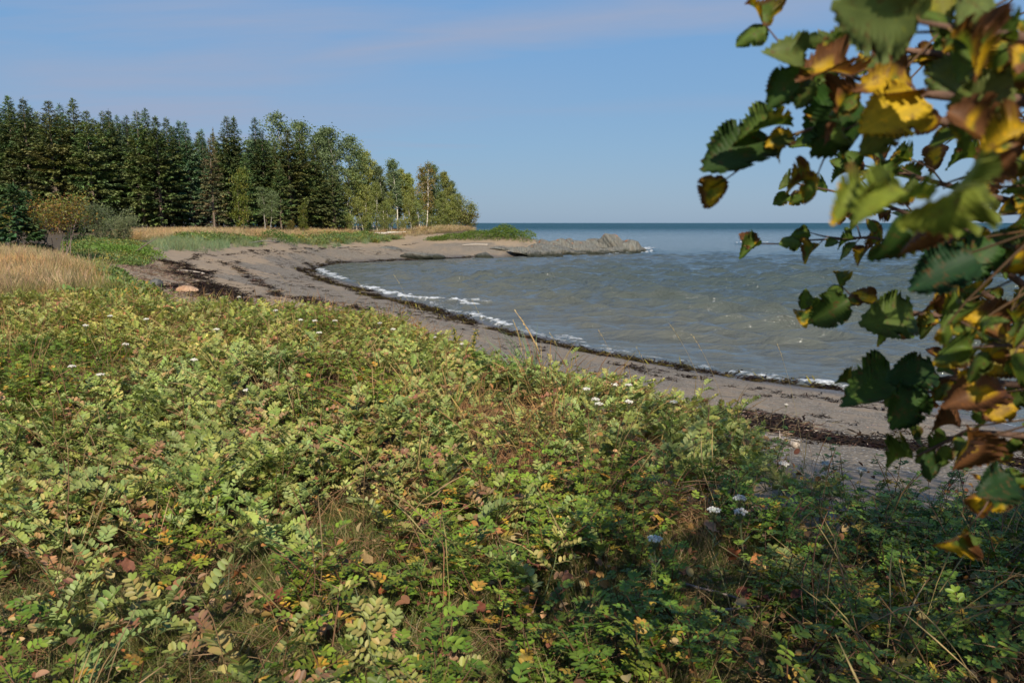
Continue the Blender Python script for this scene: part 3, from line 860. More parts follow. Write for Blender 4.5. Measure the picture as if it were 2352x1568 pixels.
def build_midground():
    tg = mkprotos(tall_grass, 5, M_DRY, 'tan_grass_clump')
    gg = mkprotos(lambda: tall_grass(.45, 14, ((.16, .18, .05), (.26, .22, .09), (.2, .2, .06))), 3, M_DRY, 'olive_grass_clump')
    x, y = sample(TAN, 13); k = inview(x, y, -.9, .2); x, y = x[k], y[k]
    ed = polydist(x, y, [(-8.9, 13.8), (-8.1, 17), (-10.3, 20.5), (-13.0, 25.5), (-16.6, 30.5)])
    k = rng.random(len(x)) < .35 + .65 * sstep(.2, 1.8, ed + fbm(x * .5, y * .5, 3)); x, y, ed = x[k], y[k], ed[k]
    n = len(x)
    idx = np.where(rng.random(n) < sstep(2.2, .3, ed) * .8, rng.integers(5, 8, n), rng.integers(0, 5, n))
    P = np.stack([x, y, tz(x, y)], 1)
    # collection order is alphabetical: olive first
    idx = np.where(idx >= 5, idx - 5, idx + 3)
    scatter('tan_grass', tg + gg, P, idx, rots(n, .1), rng.uniform(.75, 1.15, n), tints(x, y, 91, .8, 1.15), 'pinkish tan flowering grass leaning in the wind on the dune', 'grass')
    # low green between the tan grass and the beach, and under the shrubs
    lg = mkprotos(lambda: leafy_clump([(.12, .19, .04), (.15, .22, .06), (.095, .16, .035)]), 4, M_COVER, 'leafy_clump')
    ly = mkprotos(lambda: leafy_clump([(.18, .21, .055), (.25, .22, .05), (.14, .19, .07)]), 3, M_COVER, 'leafy_clump_yellow')
    parts = [
        (pxpoly([(150, 566), (200, 548), (290, 552), (330, 566), (348, 578), (338, 590), (346, 611), (300, 614), (235, 606), (180, 598), (150, 590)]), 7, .5),
        ([(-18.5, 33), (-14.2, 27), (-11.2, 22), (-8.9, 17.8), (-8.6, 14), (-6.8, 14.6), (-7.6, 17.2), (-9.9, 21), (-12.0, 24.6), (-15.4, 30.4), (-18, 34.5)], 9, .7),
        (pxpoly([(640, 552), (700, 540), (840, 538), (920, 551), (860, 558), (760, 563), (690, 560)]), 2.0, .3),
        (pxpoly([(380, 553), (430, 546), (520, 549), (600, 556), (590, 562), (480, 563)]), 2.4, .25)]
    X, Y = [], []
    S = []
    for poly, dens, sc in parts:
        a, b = sample(poly, dens)
        X.append(a); Y.append(b); S.append(rng.uniform(.8, 1.4, len(a)) * (1.0 if dens > 5 else 1.9))
    x, y, s = np.concatenate(X), np.concatenate(Y), np.concatenate(S)
    n = len(x)
    scatter('green_cover', lg + ly, np.stack([x, y, tz(x, y) - .03], 1), rng.integers(0, 7, n), rots(n, .12), s, tints(x, y, 55, .85, 1.15), 'low green leafy plants creeping over the edge of the beach', 'ground cover')
    # blue green dune grass along the top of the far beach
    dg = mkprotos(lambda: tall_grass(.75, 6, ((.2, .24, .13), (.24, .26, .14))), 1, M_COVER, 'dune_grass_clump')
    def dune_clump():
        mb = MB(); blades(mb, 40, .75, .16, .02, [(.13, .2, .11), (.17, .23, .13), (.2, .23, .11), (.11, .17, .08)], .55, 3); return mb
    dg = mkprotos(dune_clump, 4, M_COVER, 'dune_grass_clump')
    X, Y = [], []
    for poly, dens in [(pxpoly([(345, 560), (430, 552), (540, 556), (606, 562), (600, 569), (520, 574), (430, 579), (352, 577)]), 2.2),
                       (pxpoly([(640, 558), (720, 550), (840, 546), (918, 552), (880, 559), (800, 564), (690, 562)]), 1.5)]:
        a, b = sample(poly, dens); X.append(a); Y.append(b)
    x, y = np.concatenate(X), np.concatenate(Y); n = len(x)
    scatter('dune_grass', dg, np.stack([x, y, tz(x, y) - .02], 1), rng.integers(0, 4, n), rots(n, .12), rng.uniform(.7, 1.25, n), tints(x, y, 66, .85, 1.2), 'blue green dune grass along the top of the far beach', 'dune grass')
    # the far tan grass in front of the wood
    X, Y = [], []
    for poly, dens in [(pxpoly([(255, 552), (290, 535), (620, 532), (800, 533), (830, 537), (640, 546), (600, 556), (540, 547), (430, 545), (345, 552)]), 2.3),
                       (pxpoly([(820, 540), (870, 534), (960, 531), (1092, 526), (1090, 533), (975, 541), (900, 546)]), 1.3)]:
        a, b = sample(poly, dens); X.append(a); Y.append(b)
    x, y = np.concatenate(X), np.concatenate(Y); n = len(x)
    scatter('straw_grass', tg, np.stack([x, y, tz(x, y) - .03], 1), rng.integers(0, 5, n), rots(n, .1), rng.uniform(.9, 1.35, n)[:, None] * np.array([[2, 2, 1.0]]), tints(x, y, 77, .8, 1.1), 'pale tan grass strip in front of the wood', 'grass')
build_midground()

# ------------------------------------------------------------------ drift lines
WRACK = [  # print polyline, metres half width, clumps per metre, dark share, scale
    ([(2100, 922), (2000, 905), (1900, 893), (1800, 878), (1700, 868), (1600, 851), (1500, 836), (1400, 818), (1300, 798), (1230, 782)], .75, 26, .45, 1.25),
    ([(1230, 782), (1150, 762), (1060, 738), (980, 710), (920, 694), (870, 680), (800, 660), (750, 645), (705, 632)], .85, 26, .4, 1.3),
    ([(705, 632), (690, 624), (720, 613), (790, 605), (870, 601), (980, 597), (1100, 592)], .7, 14, .6, 1.4),
    ([(470, 690), (468, 668), (455, 645), (430, 622), (412, 605)], 1.2, 44, .97, 1.25),
    ([(560, 695), (520, 675), (490, 650), (462, 625)], .9, 8, .97, 1.15),
    ([(412, 605), (430, 597), (500, 587), (570, 581), (640, 576), (760, 569), (860, 565), (960, 560)], .3, 4.5, .97, 1.2),
    ([(520, 605), (545, 622), (590, 645), (630, 668), (680, 690), (720, 702), (830, 709)], .45, 12, .95, 1.1),
    ([(525, 604), (560, 592), (640, 585), (740, 577)], .3, 3, .95, 1.0),
    ([(2600, 1150), (2352, 1075), (2200, 1042), (2080, 1026), (1960, 1012), (1850, 995), (1760, 968), (1710, 945)], .55, 60, .97, .95),
    ([(1300, 822), (1500, 850), (1700, 890), (1900, 925), (2100, 950)], .9, 4, .95, .9),
    ([(1150, 780), (1300, 812), (1500, 862), (1700, 905), (1900, 948)], .7, 3, .95, .8)]
def build_wrack():
    dark = mkprotos(seaweed, 6, M_DRY, 'seaweed_dark', dark=True); brown = mkprotos(seaweed, 5, M_DRY, 'seaweed_olive', dark=False)
    bits = mkprotos(litter, 5, M_DRY, 'drift_bits')
    P, I, S, PB = [], [], [], []
    for pts, w, per, dk, sc in WRACK:
        G = np.array([ground_px(u, v) for u, v in pts])
        seg = np.hypot(*np.diff(G, axis=0).T); cum = np.concatenate([[0], np.cumsum(seg)])
        n = int(cum[-1] * per)
        t = rng.uniform(0, cum[-1], n)
        gx = np.interp(t, cum, G[:, 0]); gy = np.interp(t, cum, G[:, 1])
        wob = (fbm(t * .35, t * 0, 19) - .5) * w * 2.2
        off = rng.normal(0, w * .42, n) + wob
        i = np.clip(np.searchsorted(cum, t) - 1, 0, len(seg) - 1); tan = np.diff(G, axis=0)[i] / seg[i][:, None]
        x, y = gx - tan[:, 1] * off, gy + tan[:, 0] * off
        keep = vnoise(x * .9, y * .9, 29) + rng.normal(0, .12, n) > (.3 if per > 9 else .45)
        x, y = x[keep], y[keep]
        P.append(np.stack([x, y], 1)); I.append(np.where(rng.random(len(x)) < dk, rng.integers(0, 6, len(x)), rng.integers(6, 11, len(x)))); S.append(rng.uniform(.6, 1.4, len(x)) * sc)
        if dk > .9 and per > 11:
            m = rng.random(len(x)) < (.16 if per > 30 else .5); PB.append(np.stack([x[m], y[m]], 1) + rng.normal(0, .35, (m.sum(), 2)))
    # loose scraps over the pebbles
    poly = pxpoly([(420, 690), (400, 610), (560, 580), (800, 572), (1000, 580), (720, 612), (690, 625), (900, 690), (1200, 780), (1600, 860), (2100, 930), (2352, 1000), (2352, 1060), (1900, 990), (1600, 900), (1250, 830), (1000, 740), (720, 705)])
    a, b = sample(poly, 2.2)
    k = fbm(a * .5, b * .5, 39) > .5; a, b = a[k], b[k]
    P.append(np.stack([a, b], 1)); I.append(rng.integers(0, 6, len(a))); S.append(rng.uniform(.35, 1.0, len(a)))
    P, I, S = np.concatenate(P), np.concatenate(I), np.concatenate(S)
    k = tz0(P[:, 0], P[:, 1]) > -.12; P, I, S = P[k], I[k], S[k]
    z = np.maximum(tz(P[:, 0], P[:, 1]), -.02); n = len(P)
    sc3 = np.stack([S * rng.uniform(.9, 1.6, n), S * rng.uniform(.8, 1.2, n), S * rng.uniform(.35, .9, n)], 1)
    R = rots(n, .08); R[:, 2] = rng.normal(.2, .5, n)
    scatter('seaweed_wrack', dark + brown, np.column_stack([P, z]), I, R, sc3, np.ones((n, 3)) * rng.uniform(.8, 1.25, (n, 1)), 'dark brown and olive seaweed washed up in lines along the beach', 'seaweed')
    B = np.concatenate(PB)
    poly = pxpoly([(215, 615), (350, 600), (400, 600), (440, 640), (470, 690), (350, 690), (300, 640)])
    a, b = sample(poly, 9); B = np.concatenate([B, np.stack([a, b], 1)])
    n = len(B)
    scatter('drift_litter', bits, np.column_stack([B, tz(B[:, 0], B[:, 1])]), rng.integers(0, 5, n), rots(n, .05), rng.uniform(.6, 1.3, n), np.ones((n, 3)), 'broken reed stems and chips of wood along the drift line', 'litter')
    # stones among the pebbles
    def stone():
        mb = MB()
        bm_v, bm_f = ico(1); V = bm_v * np.array([1, .8, .5]) * (1 + rng.normal(0, .08, (len(bm_v), 1)))
        mb.add(V * .5, bm_f, jit(random.choice([(.2, .18, .17), (.13, .12, .12), (.34, .31, .29), (.22, .17, .14), (.5, .47, .44)]), .1)[0]); return mb
    st = mkprotos(stone, 8, M_DRY, 'pebble')
    a, b = sample(poly2 := pxpoly([(420, 690), (400, 610), (560, 582), (800, 574), (1000, 578), (1180, 580), (720, 612), (690, 625), (900, 690), (1200, 780), (1600, 860), (2100, 930), (2352, 1000), (2352, 1060), (1900, 990), (1600, 900), (1250, 830), (1000, 740), (720, 705)]), 11)
    n = len(a); s = .022 + .05 * rng.random(n) ** 4
    scatter('pebbles', st, np.column_stack([a, b, tz(a, b)]), rng.integers(0, 8, n), rots(n, .2), s, np.ones((n, 3)) * rng.uniform(.8, 1.2, (n, 1)), 'grey and white pebbles strewn over the wet beach', 'pebbles')

import bmesh
def ico(sub):
    bm = bmesh.new(); bmesh.ops.create_icosphere(bm, subdivisions=sub, radius=1)
    V = np.array([v.co[:] for v in bm.verts]); f = [[v.index for v in p.verts] for p in bm.faces]; bm.free()
    return V, f
build_wrack()

# ------------------------------------------------------------------ rocks
ICO5 = ico(5); ICO4 = ico(4); ICO3 = ico(3)
from mathutils import noise as mnoise
def rock_mesh(dim, seed, planes=16, dip=(.62, -.25, .74), rough=1.0, sub=5, lo=.5):
    r = np.random.default_rng(seed)
    V0, f = {5: ICO5, 4: ICO4, 3: ICO3}[sub]
    V = V0.copy()
    for k in range(planes):
        n = norm(r.normal(0, 1, 3)); c = r.uniform(lo, .92)
        if k % 2 == 0: n = norm(np.array(dip) * r.choice([-1, 1]) + r.normal(0, .25, 3))
        d = V @ n; V = np.where((d > c)[:, None], V - n * ((d - c) * .92)[:, None], V)
    off = r.uniform(0, 50, 3)
    mid = (V.max(0) + V.min(0)) / 2; V = (V - mid) / ((V.max(0) - V.min(0)) / 2)
    W = V * np.array(dim)
    dp = norm(np.array(dip)); s = W @ dp
    band = np.array([mnoise.noise(Vector((a * 3.2 + off[0], b, c))) for a, b, c in zip(s, W[:, 0] * .25, W[:, 1] * .25)])
    big = np.array([mnoise.fractal(Vector(p * .9 + off), 1.0, 2.1, 5) for p in W])
    out = norm(W)
    m = min(dim)
    W = W + out * ((band * .13 + big * .11) * rough * min(1.0, m * .8))[:, None]
    return W, f

def add_rock(name, label, u, v, Y, dim, seed, mat, cat='rock', rz=0.0, group=None, sink=.4, z=None, planes=16, sub=5, rough=1.0, lo=.5, smooth=False):
    p = at_depth(u, v, Y)
    mb = MB(); W, f = rock_mesh(dim, seed, planes, rough=rough, sub=sub, lo=lo)
    mb.add(W, f, (.2, .2, .2))
    g = tz(p[0], p[1])[0] if z is None else z
    o = mb.obj(name, mat, loc=(p[0], p[1], g + dim[2] * (1 - sink) - dim[2] * .35 if z is None else z), smooth=smooth)
    o.rotation_euler = (0, 0, rz)
    return tag(o, label, cat, group)

M_ROCK = rock_mat('headland_rock', (.112, .112, .098), lichen=1.0)
M_ROCKD = rock_mat('ledge_rock', (.1, .1, .09), lichen=.0)
M_BOULD = rock_mat('dark_boulder_rock', (.085, .085, .078), wet=False)
M_TAN = rock_mat('tan_stone', (.36, .235, .15), wet=False)

# the headland, from the orange topped summit down to the ledges by the beach
HEAD = [
    # label, u, v, depth, (half sizes), z of centre
    ('highest rock of the point, topped with orange lichen', 1411, 560, 121.5, (2.4, 2.4, 2.05), .8),
    ('grey shoulder sloping seaward from the orange topped rock', 1436, 568, 121.5, (2.7, 2.2, 1.85), .15),
    ('long grey ridge leaning against the landward side of the orange topped rock', 1382, 566, 122.5, (2.6, 2.4, 1.55), .65),
    ('low black wet rock at the very tip of the point', 1460, 574, 124, (2.2, 1.6, 1.2), -.15),
    ('dark wet rock under the orange topped rock at the water', 1408, 579, 117.5, (2.9, 1.5, 1.1), -.05),
    ('tilted slab of dark rock at the waterline', 1375, 581, 116, (2.6, 1.5, 1.1), .05),
    ('hummock of grey rock in the middle of the point', 1340, 568, 118.5, (2.5, 2.2, 1.5), .45),
    ('rounded grey rock next to the hummock', 1318, 563, 121, (2.0, 1.9, 1.5), .75),
    ('broken ridge of rock with small orange lichen spots', 1285, 561, 119.5, (2.6, 2.0, 1.35), .85),
    ('flat ledge where the rocks meet the green thicket', 1248, 560, 117.5, (2.3, 1.9, 1.1), 1.1),
    ('brown stained ledge facing the bay', 1250, 572, 112, (2.6, 1.8, .95), .7),
    ('lower grey ledge facing the bay', 1290, 574, 113, (2.7, 1.8, 1.1), .35),
    ('low ledge where the rock runs into the pebbles', 1205, 573, 109.5, (2.4, 1.6, .7), .62),
    ('pale ledge just above the waterline', 1322, 580, 112.5, (2.4, 1.4, .85), .1),
    ('half buried flat rock among the pebbles', 1150, 569, 111, (1.6, 1.2, .42), .88)]
for i, (lab, u, v, Y, dim, z) in enumerate(HEAD):
    add_rock('headland_rock', lab, u, v, Y, dim, (417 if i == 0 else 100 + i * 7), M_ROCK, 'rock', rz=random.uniform(-.5, .5), group='rocks of the headland', z=z, planes=26, lo=.42)
SMALL = [('grey boulder with its foot in the bay, right of its paler neighbour', 1257, 583, 107.5, (1.15, .9, .85), .25), ('pale rounded boulder at the edge of the bay', 1228, 583, 107, (1.2, .9, .75), .2),
         ('small dark boulder right of the two boulders by the bay', 1283, 586, 108, (.75, .6, .5), .1), ('small dark rock standing in the bay below the ledges', 1400, 584, 113.5, (1.1, .6, .35), .0),
         ('dark weedy rock at the waterline below the thicket', 1112, 590, 104, (1.25, .9, .62), .12), ('low grey ledge of three humps at the bay edge', 957, 589, 100, (2.1, .9, .55), .35),
         ('small low ledge left of the weedy rock', 1000, 590, 101, (1.3, .8, .4), .25), ('flat rock outcrop on the upper beach', 900, 571, 106, (1.8, 1.0, .4), 1.05)]
for i, (lab, u, v, Y, dim, z) in enumerate(SMALL):
    add_rock('shore_rock', lab, u, v, Y, dim, 300 + i * 5, M_ROCKD, 'rock', rz=random.uniform(-.4, .4), group='rocks along the bay', z=z, planes=14)
def beach_stone(lab, u, v, dim, seed, mat, rz, planes, rough):
    p = ground_px(u, v); mb = MB(); W, f = rock_mesh(dim, seed, planes, rough=rough, sub=4, lo=.7)
    mb.add(W, f, (.2,) * 3)
    o = mb.obj('boulder', mat, loc=(p[0], p[1], tz(*p)[0] + dim[2] * .55)); o.rotation_euler = (0, 0, rz); tag(o, lab, 'boulder', 'stones on the beach')
beach_stone('rounded dark grey boulder on the sand beside the tan stone', 358, 661, (.22, .2, .165), 41, M_BOULD, .3, 6, .25)
beach_stone('long tan stone lying near the dark seaweed', 430, 672, (.36, .2, .14), 43, M_TAN, -.25, 9, .3)

# ------------------------------------------------------------------ conifers
def spruce_meshes(seed, H=17.0, R=2.5, bare=.1, top=.75, tone=(.1, .15, .06), thin=1.0, dead=.35):
    st = np.random.default_rng(seed); random.seed(seed)
    crown, trunk = MB(), MB()
    lean = st.normal(0, .15, 2)
    tp = lambda h: np.array([lean[0] * h / H * math.sin(h / H * 2), lean[1] * h / H, h])
    n = 12
    trunk.tube([tp(H * k / n) for k in range(n + 1)], np.linspace(.2, .015, n + 1) * H / 17, 7, (.2, .155, .12))
    for k in range(4): trunk.tube([tp(.5), (math.cos(k * 1.6) * .22, math.sin(k * 1.6) * .22, .12), (math.cos(k * 1.6) * .4, math.sin(k * 1.6) * .4, -.25)], [.1, .08, .03], 5, (.19, .15, .12))
    Rl, Tl, Cl = [], [], []
    h = H * bare
    while h < H * .985:
        f = h / H
        prof = min((1 - f) ** top, 1.45 * (1 - f) + .01) * min(1, .62 + (f - bare) * 2.0)
        Lm = 1.28 * R * prof * (1.05 if f > .12 else .8) + .12
        nb = st.integers(5, 8) if f < .9 else 5
        a0 = st.uniform(0, 6.28)
        for b in range(nb):
            a = a0 + b * 6.28 / nb + st.normal(0, .25); L = Lm * st.uniform(.55, 1.15) * (1 + .5 * (vnoise(np.array([a * 1.1 + seed]), np.array([h * .35 + seed]), seed)[0] - .5))
            el = -.28 + .85 * f + st.normal(0, .1)
            p0 = tp(min(h + st.uniform(-.3, .3), H * .985)); d = np.array([math.cos(a), math.sin(a), el])
            pts = [p0]; dd = norm(d)
            for s in range(4):
                dd = norm(dd + np.array([0, 0, -.1 if s < 2 else .16])); pts.append(pts[-1] + dd * L / 4)
            pts = np.array(pts)
            if f < .75: trunk.tube(pts, [.035 * (1 - f) + .012, .02, .012, .008, .004], 3, (.2, .165, .13) if f < .45 else (.12, .1, .07), cap=False)
            if f < .22 and st.random() < dead * (1 - f * 3): continue
            if st.random() > thin: continue
            ns = max(2, int(L / .24))
            tn = np.array(tone) * st.uniform(.75, 1.35) * np.array([st.uniform(.9, 1.35), 1, st.uniform(.8, 1.1)])
            for s in range(ns):
                t = .22 + .8 * (s + st.random()) / ns
                if f < .4 and t < .4: continue
                p = lerp_pts(pts, min(t, 1)); 
                for q in range(8):
                    ang = a + st.uniform(-1.15, 1.15) * (1.15 - .5 * t)
                    dr = np.array([math.cos(ang), math.sin(ang), st.uniform(-.75, .25) + .35 * f])
                    sz = st.uniform(.3, .6) * (1 - .5 * f * f) * (1.1 - .25 * t)
                    Rl.append(frame(dr, (st.normal(0, .35), st.normal(0, .35), 1)) @ np.diag([sz * st.uniform(.36, .66) * (1 - .45 * max(0, f - .6) / .4), sz * 1.08, sz]))
                    Tl.append(p + st.normal(0, .06, 3)); Cl.append(tn * st.uniform(.7, 1.25) * (1 + .25 * t))
        h += max(.2, .42 * (1 - .45 * f)) * st.uniform(.8, 1.2)
    # the leader shoots
    for k in range(26):
        p = tp(H * (1 - .12 * st.random() ** 1.5)); d = np.array([st.normal(0, .5), st.normal(0, .5), 1.0])
        Rl.append(frame(d, (1, 0, .2)) @ np.diag([.11, .5, .2])); Tl.append(p - np.array([0, 0, .12])); Cl.append(np.array(tone) * 1.2)
    crown.many(DIAM[0], DIAM[1], np.array(Rl), np.array(Tl), np.array(Cl))
    return crown, trunk

class Kind:
    """one of a kind, then copied"""
    def __init__(s, name, crown, trunk, mc, H):
        s.name = name; s.H = H
        s.c = crown.mesh('crown', mc, False); s.t = trunk.mesh('trunk', M_BARK)
    def put(s, label, cat, loc, rz, sc, group):
        r = thing(s.name, label, cat, loc, rz, group); r.scale = sc
        for nm, me in (('crown', s.c), ('trunk', s.t)):
            o = bpy.data.objects.new(nm, me); COL.objects.link(o); o.parent = r
        return r

SPR = [Kind('spruce', *spruce_meshes(1, 17, 2.6), M_NEEDLE, 17), Kind('spruce', *spruce_meshes(2, 17, 2.9, .12, .68), M_NEEDLE, 17), Kind('spruce', *spruce_meshes(3, 17, 2.3, .08, .85, (.078, .142, .075)), M_NEEDLE, 17),
       Kind('spruce', *spruce_meshes(4, 17, 2.7, .14, .62, (.112, .15, .055)), M_NEEDLE, 17), Kind('spruce', *spruce_meshes(5, 17, 2.5, .06, .8, (.105, .15, .055)), M_NEEDLE, 17)]
SPR_BARE = Kind('spruce', *spruce_meshes(6, 17, 2.3, .1, .7, (.12, .125, .065), thin=.6, dead=1.0), M_NEEDLE, 17)
SPR_YOUNG = Kind('young_spruce', *spruce_meshes(7, 4.5, 1.35, .03, 1.0, (.05, .095, .036), dead=0), M_NEEDLE, 4.5)
def plant(kind, label, cat, u, vtop, Y, group, wid=1.0, rz=None, sink=.05, X=None):
    top = at_depth(u, vtop, Y)
    x, y = top[0], Y
    g = tz(x, y)[0]
    H = max(.4, top[2] - g)
    s = H / kind.H
    return kind.put(label, cat, (x, y, g - sink), random.uniform(0, 6.28) if rz is None else rz, (s * wid, s * wid, s), group)

FRONT = [  # u, v of the top, depth, kind, width, label
    (15, 222, 101, 1, 1.1, 'tall spruce at the left end of the wood'), (52, 226, 99, 0, 1.05, 'tall spruce second from the left end of the wood'), (76, 243, 106, 2, .9, 'narrow spruce between the two broad ones at the left end of the wood'),
    (112, 231, 98, 3, 1.15, 'broad olive spruce above the orange leaved shrub'), (139, 237, 105, 2, .9, 'slim dark spruce behind the broad olive one'), (164, 227, 100, 1, 1.0, 'pointed spruce left of the lower blunt one'),
    (199, 254, 98, 3, 1.05, 'blunt topped spruce above the grey green willow'), (231, 256, 104, 4, .95, 'spruce with a notched top in the left half of the wood'), (247, 253, 107, 0, .9, 'slim spruce forming the right half of the notched top'),
    (266, 264, 110, 2, .8, 'small pointed spruce in the dip right of the notched top'), (285, 264, 106, 2, .85, 'narrow spruce just above the bare pale trunk'), (315, 255, 103, 4, 1.0, 'spruce standing on a bare pale trunk at the edge of the grass'),
    (331, 250, 106, 1, .95, 'tallest spruce in the middle of the wood'), (357, 268, 102, 3, 1.1, 'brownish spruce on a thick bare trunk'), (381, 270, 106, 0, 1.0, 'dense spruce right of the brownish one'),
    (402, 277, 109, 2, .9, 'dark spruce left of the deep gap in the tree tops'), (430, 278, 108, 2, .9, 'lone pointed spruce right of a gap in the tree tops'), (463, 297, 112, 2, .8, 'short spruce in the low part of the tree line'),
    (520, 267, 112, 1, 1.0, 'twin topped spruce, left stem'), (538, 269, 113, 0, .95, 'twin topped spruce, right stem'), (583, 270, 116, 2, .95, 'isolated pointed spruce against the sky'),
    (602, 298, 114, 4, .95, 'lower spruce leaning on the isolated pointed one'), (661, 297, 116, 3, 1.2, 'brown green spruce in front of the tall poplar'), (684, 292, 119, 4, 1.1, 'spruce in front of the poplar crown, right of the brown green one'),
    (722, 330, 122, 4, 1.05, 'dark spruce at the right end of the conifers'), (762, 385, 124, 1, 1.0, 'low dark spruce under the second poplar'), (640, 370, 112, 3, 1.0, 'shorter spruce in the shade below the poplar'), (560, 352, 111, 0, 1.0, 'shorter spruce behind the yellow green maple')]
for u, vt, Y, k, w, lab in FRONT:
    plant(SPR[k], lab, 'spruce', u, vt, Y, 'spruces of the wood', w * 1.16)
plant(SPR_BARE, 'half dead spruce with bare grey branches at the front of the wood', 'spruce', 482, 318, 100, 'spruces of the wood', 1.15)
t = plant(SPR_BARE, 'thin dead spruce spike sticking up above the tree line', 'spruce', 489, 292, 116, 'spruces of the wood', .35)
for i in range(84):
    u = -160 + i * 11.5 + random.uniform(-7, 7)
    if u > 800: continue
    ref = np.interp(u, [-200, 0, 200, 300, 400, 500, 600, 700, 800], [235, 240, 272, 277, 292, 312, 318, 342, 420])
    plant(SPR[random.randrange(5)], 'dark spruce filling the wood behind the front trees', 'spruce', u, ref + random.uniform(-4, 22), random.uniform(108, 122) + max(0, u) * .018, 'spruces deep in the wood', random.uniform(1.05, 1.35))
for u, vt, Y, lab in [(942, 396, 150, 'dark spruce top showing behind the birches'), (986, 394, 152, 'dark spruce top right of the yellow birch'), (880, 430, 150, 'dark spruce low behind the birches'), (1010, 440, 152, 'dark spruce behind the last birches')]:
    plant(SPR[2], lab, 'spruce', u, vt, Y, 'spruces behind the birches', 1.0)
for u, vt, Y, w, lab in [(30, 425, 33, 1.15, 'young dark spruce at the left edge behind the dry grass'), (56, 441, 36, 1.0, 'young spruce behind the orange leaved shrub'), (158, 518, 52, 1.0, 'small bright spruce right of the orange leaved shrub'), (185, 514, 54, .9, 'small pointed spruce left of the willow'),
                         (849, 511, 126, 1.4, 'small round spruce beside the weathered planks'), (255, 530, 62, 1.1, 'low spruce at the foot of the willow'), (-40, 400, 36, 1.0, 'young spruce half outside the left edge')]:
    plant(SPR_YOUNG, lab, 'young spruce', u, vt, Y, 'young spruces at the edge of the wood', w)

# ------------------------------------------------------------------ leafy trees
def broadleaf(seed, H, spread, lf=.17, n_leaf=2600, stems=1, tone=((.075, .11, .04),), bark=(.42, .38, .33), start=.3, shear=0.0, crown_pow=.8, tr=.1, clump=.45, fill=.55, twig=.012):
    st = np.random.default_rng(seed); random.seed(seed)
    crown, trunk = MB(), MB()
    tips = []
    for s in range(stems):
        a = st.uniform(0, 6.28); base = np.array([math.cos(a), math.sin(a), 0]) * (0 if stems == 1 else spread * .22 * st.random())
        hh = H * (1 if s == 0 else st.uniform(.7, .97)); n = 9
        w = st.normal(0, 1, (n + 1, 2)).cumsum(0) * H * .006; w[0] = 0
        out = np.array([math.cos(a), math.sin(a)]) * (0 if stems == 1 else spread * .45) * st.uniform(.3, 1)
        P = np.array([[base[0] + w[k, 0] + out[0] * (k / n) + shear * H * (k / n) ** 2.2, base[1] + w[k, 1] + out[1] * (k / n), hh * .97 * k / n - (.1 if k == 0 else 0)] for k in range(n + 1)])
        trunk.tube(P, np.linspace(tr, tr * .12, n + 1) * (1 if s == 0 else .7), 6, bark)
        nl = int(9 + H * 1.1)
        for k in range(nl):
            t = start + (1 - start) * (k + st.random()) / nl
            p = lerp_pts(P, min(t, .99)); az = k * 2.4 + st.normal(0, .4)
            prof = math.sin(PI * min(1, (t - start) / (1 - start) * .82 + .16)) ** crown_pow
            L = spread * prof * st.uniform(.55, 1.15) * .55 + .15
            d = norm(np.array([math.cos(az), math.sin(az), st.uniform(.35, 1.2)])); q = [p]
            for j in range(4):
                d = norm(d + st.normal(0, .13, 3) + np.array([shear * .4, 0, .06])); q.append(q[-1] + d * L / 4)
            q = np.array(q)
            trunk.tube(q, np.array([1, .75, .5, .35, .15]) * (tr * .28 * (1.2 - t) + twig * .4), 4, np.array(bark) * .85, cap=False)
            for j in (2, 3, 4): tips.append(q[j])
            for b in range(2):
                e = q[2 + b] + norm(st.normal(0, 1, 3) + np.array([0, 0, .4])) * L * .35; tips.append(e)
                trunk.tube([q[2 + b], (q[2 + b] + e) / 2 + st.normal(0, .02, 3), e], [twig, twig * .7, twig * .3], 3, np.array(bark) * .8, cap=False)
    tips = np.array(tips)
    m = len(tips); i = st.integers(0, m, n_leaf)
    T = tips[i] + st.normal(0, clump, (n_leaf, 3)) * np.array([1, 1, .8]) * (.35 + .65 * st.random((n_leaf, 1)))
    k = st.random(n_leaf) < fill + (1 - fill) * (T[:, 2] / H); T = T[k]; i = i[k]; n = len(T)
    d = norm(st.normal(0, 1, (n, 3)) + np.array([shear * 5, 0, -.15])); sz = lf * st.uniform(.6, 1.3, n)
    R = frame(d, st.normal(0, 1, (n, 3)) + np.array([0, -.3, .8])) * sz[:, None, None]
    tn = np.array(tone); ti = (st.random(m) * len(tn)).astype(int)[i]
    C = tn[ti] * st.uniform(.7, 1.3, (n, 1))
    crown.many(DIAM[0] * np.array([1.1, 1, 1]), DIAM[1], R, T, C)
    return crown, trunk

G_POP = ((.145, .195, .085), (.17, .22, .11), (.12, .165, .065))
G_ASP = ((.235, .26, .07), (.2, .24, .075), (.26, .27, .07))
G_YEL = ((.2, .17, .045), (.14, .15, .04), (.25, .17, .05))
G_MAP = ((.13, .15, .025), (.1, .13, .025), (.17, .16, .03))
POP = Kind('poplar', *broadleaf(21, 18, 5.6, .23, 12000, 3, G_POP, (.3, .28, .25), .3, -.06, .7, .16, .55), M_CROWN, 18)
POP2 = Kind('poplar', *broadleaf(22, 17, 5.0, .22, 9000, 2, G_POP, (.3, .28, .25), .35, -.05, .7, .16, .5), M_CROWN, 17)
ASP = [Kind('birch', *broadleaf(31, 12, 3.8, .18, 8500, 1, G_ASP, (.66, .62, .55), .22, -.05, .7, .14, .42), M_CROWN, 12), Kind('birch', *broadleaf(32, 12, 4.2, .18, 9500, 2, G_ASP, (.66, .62, .55), .18, -.05, .7, .13, .45), M_CROWN, 12),
       Kind('birch', *broadleaf(33, 12, 3.4, .17, 5600, 1, G_POP, (.66, .62, .55), .3, -.06, .6, .13, .4), M_CROWN, 12)]
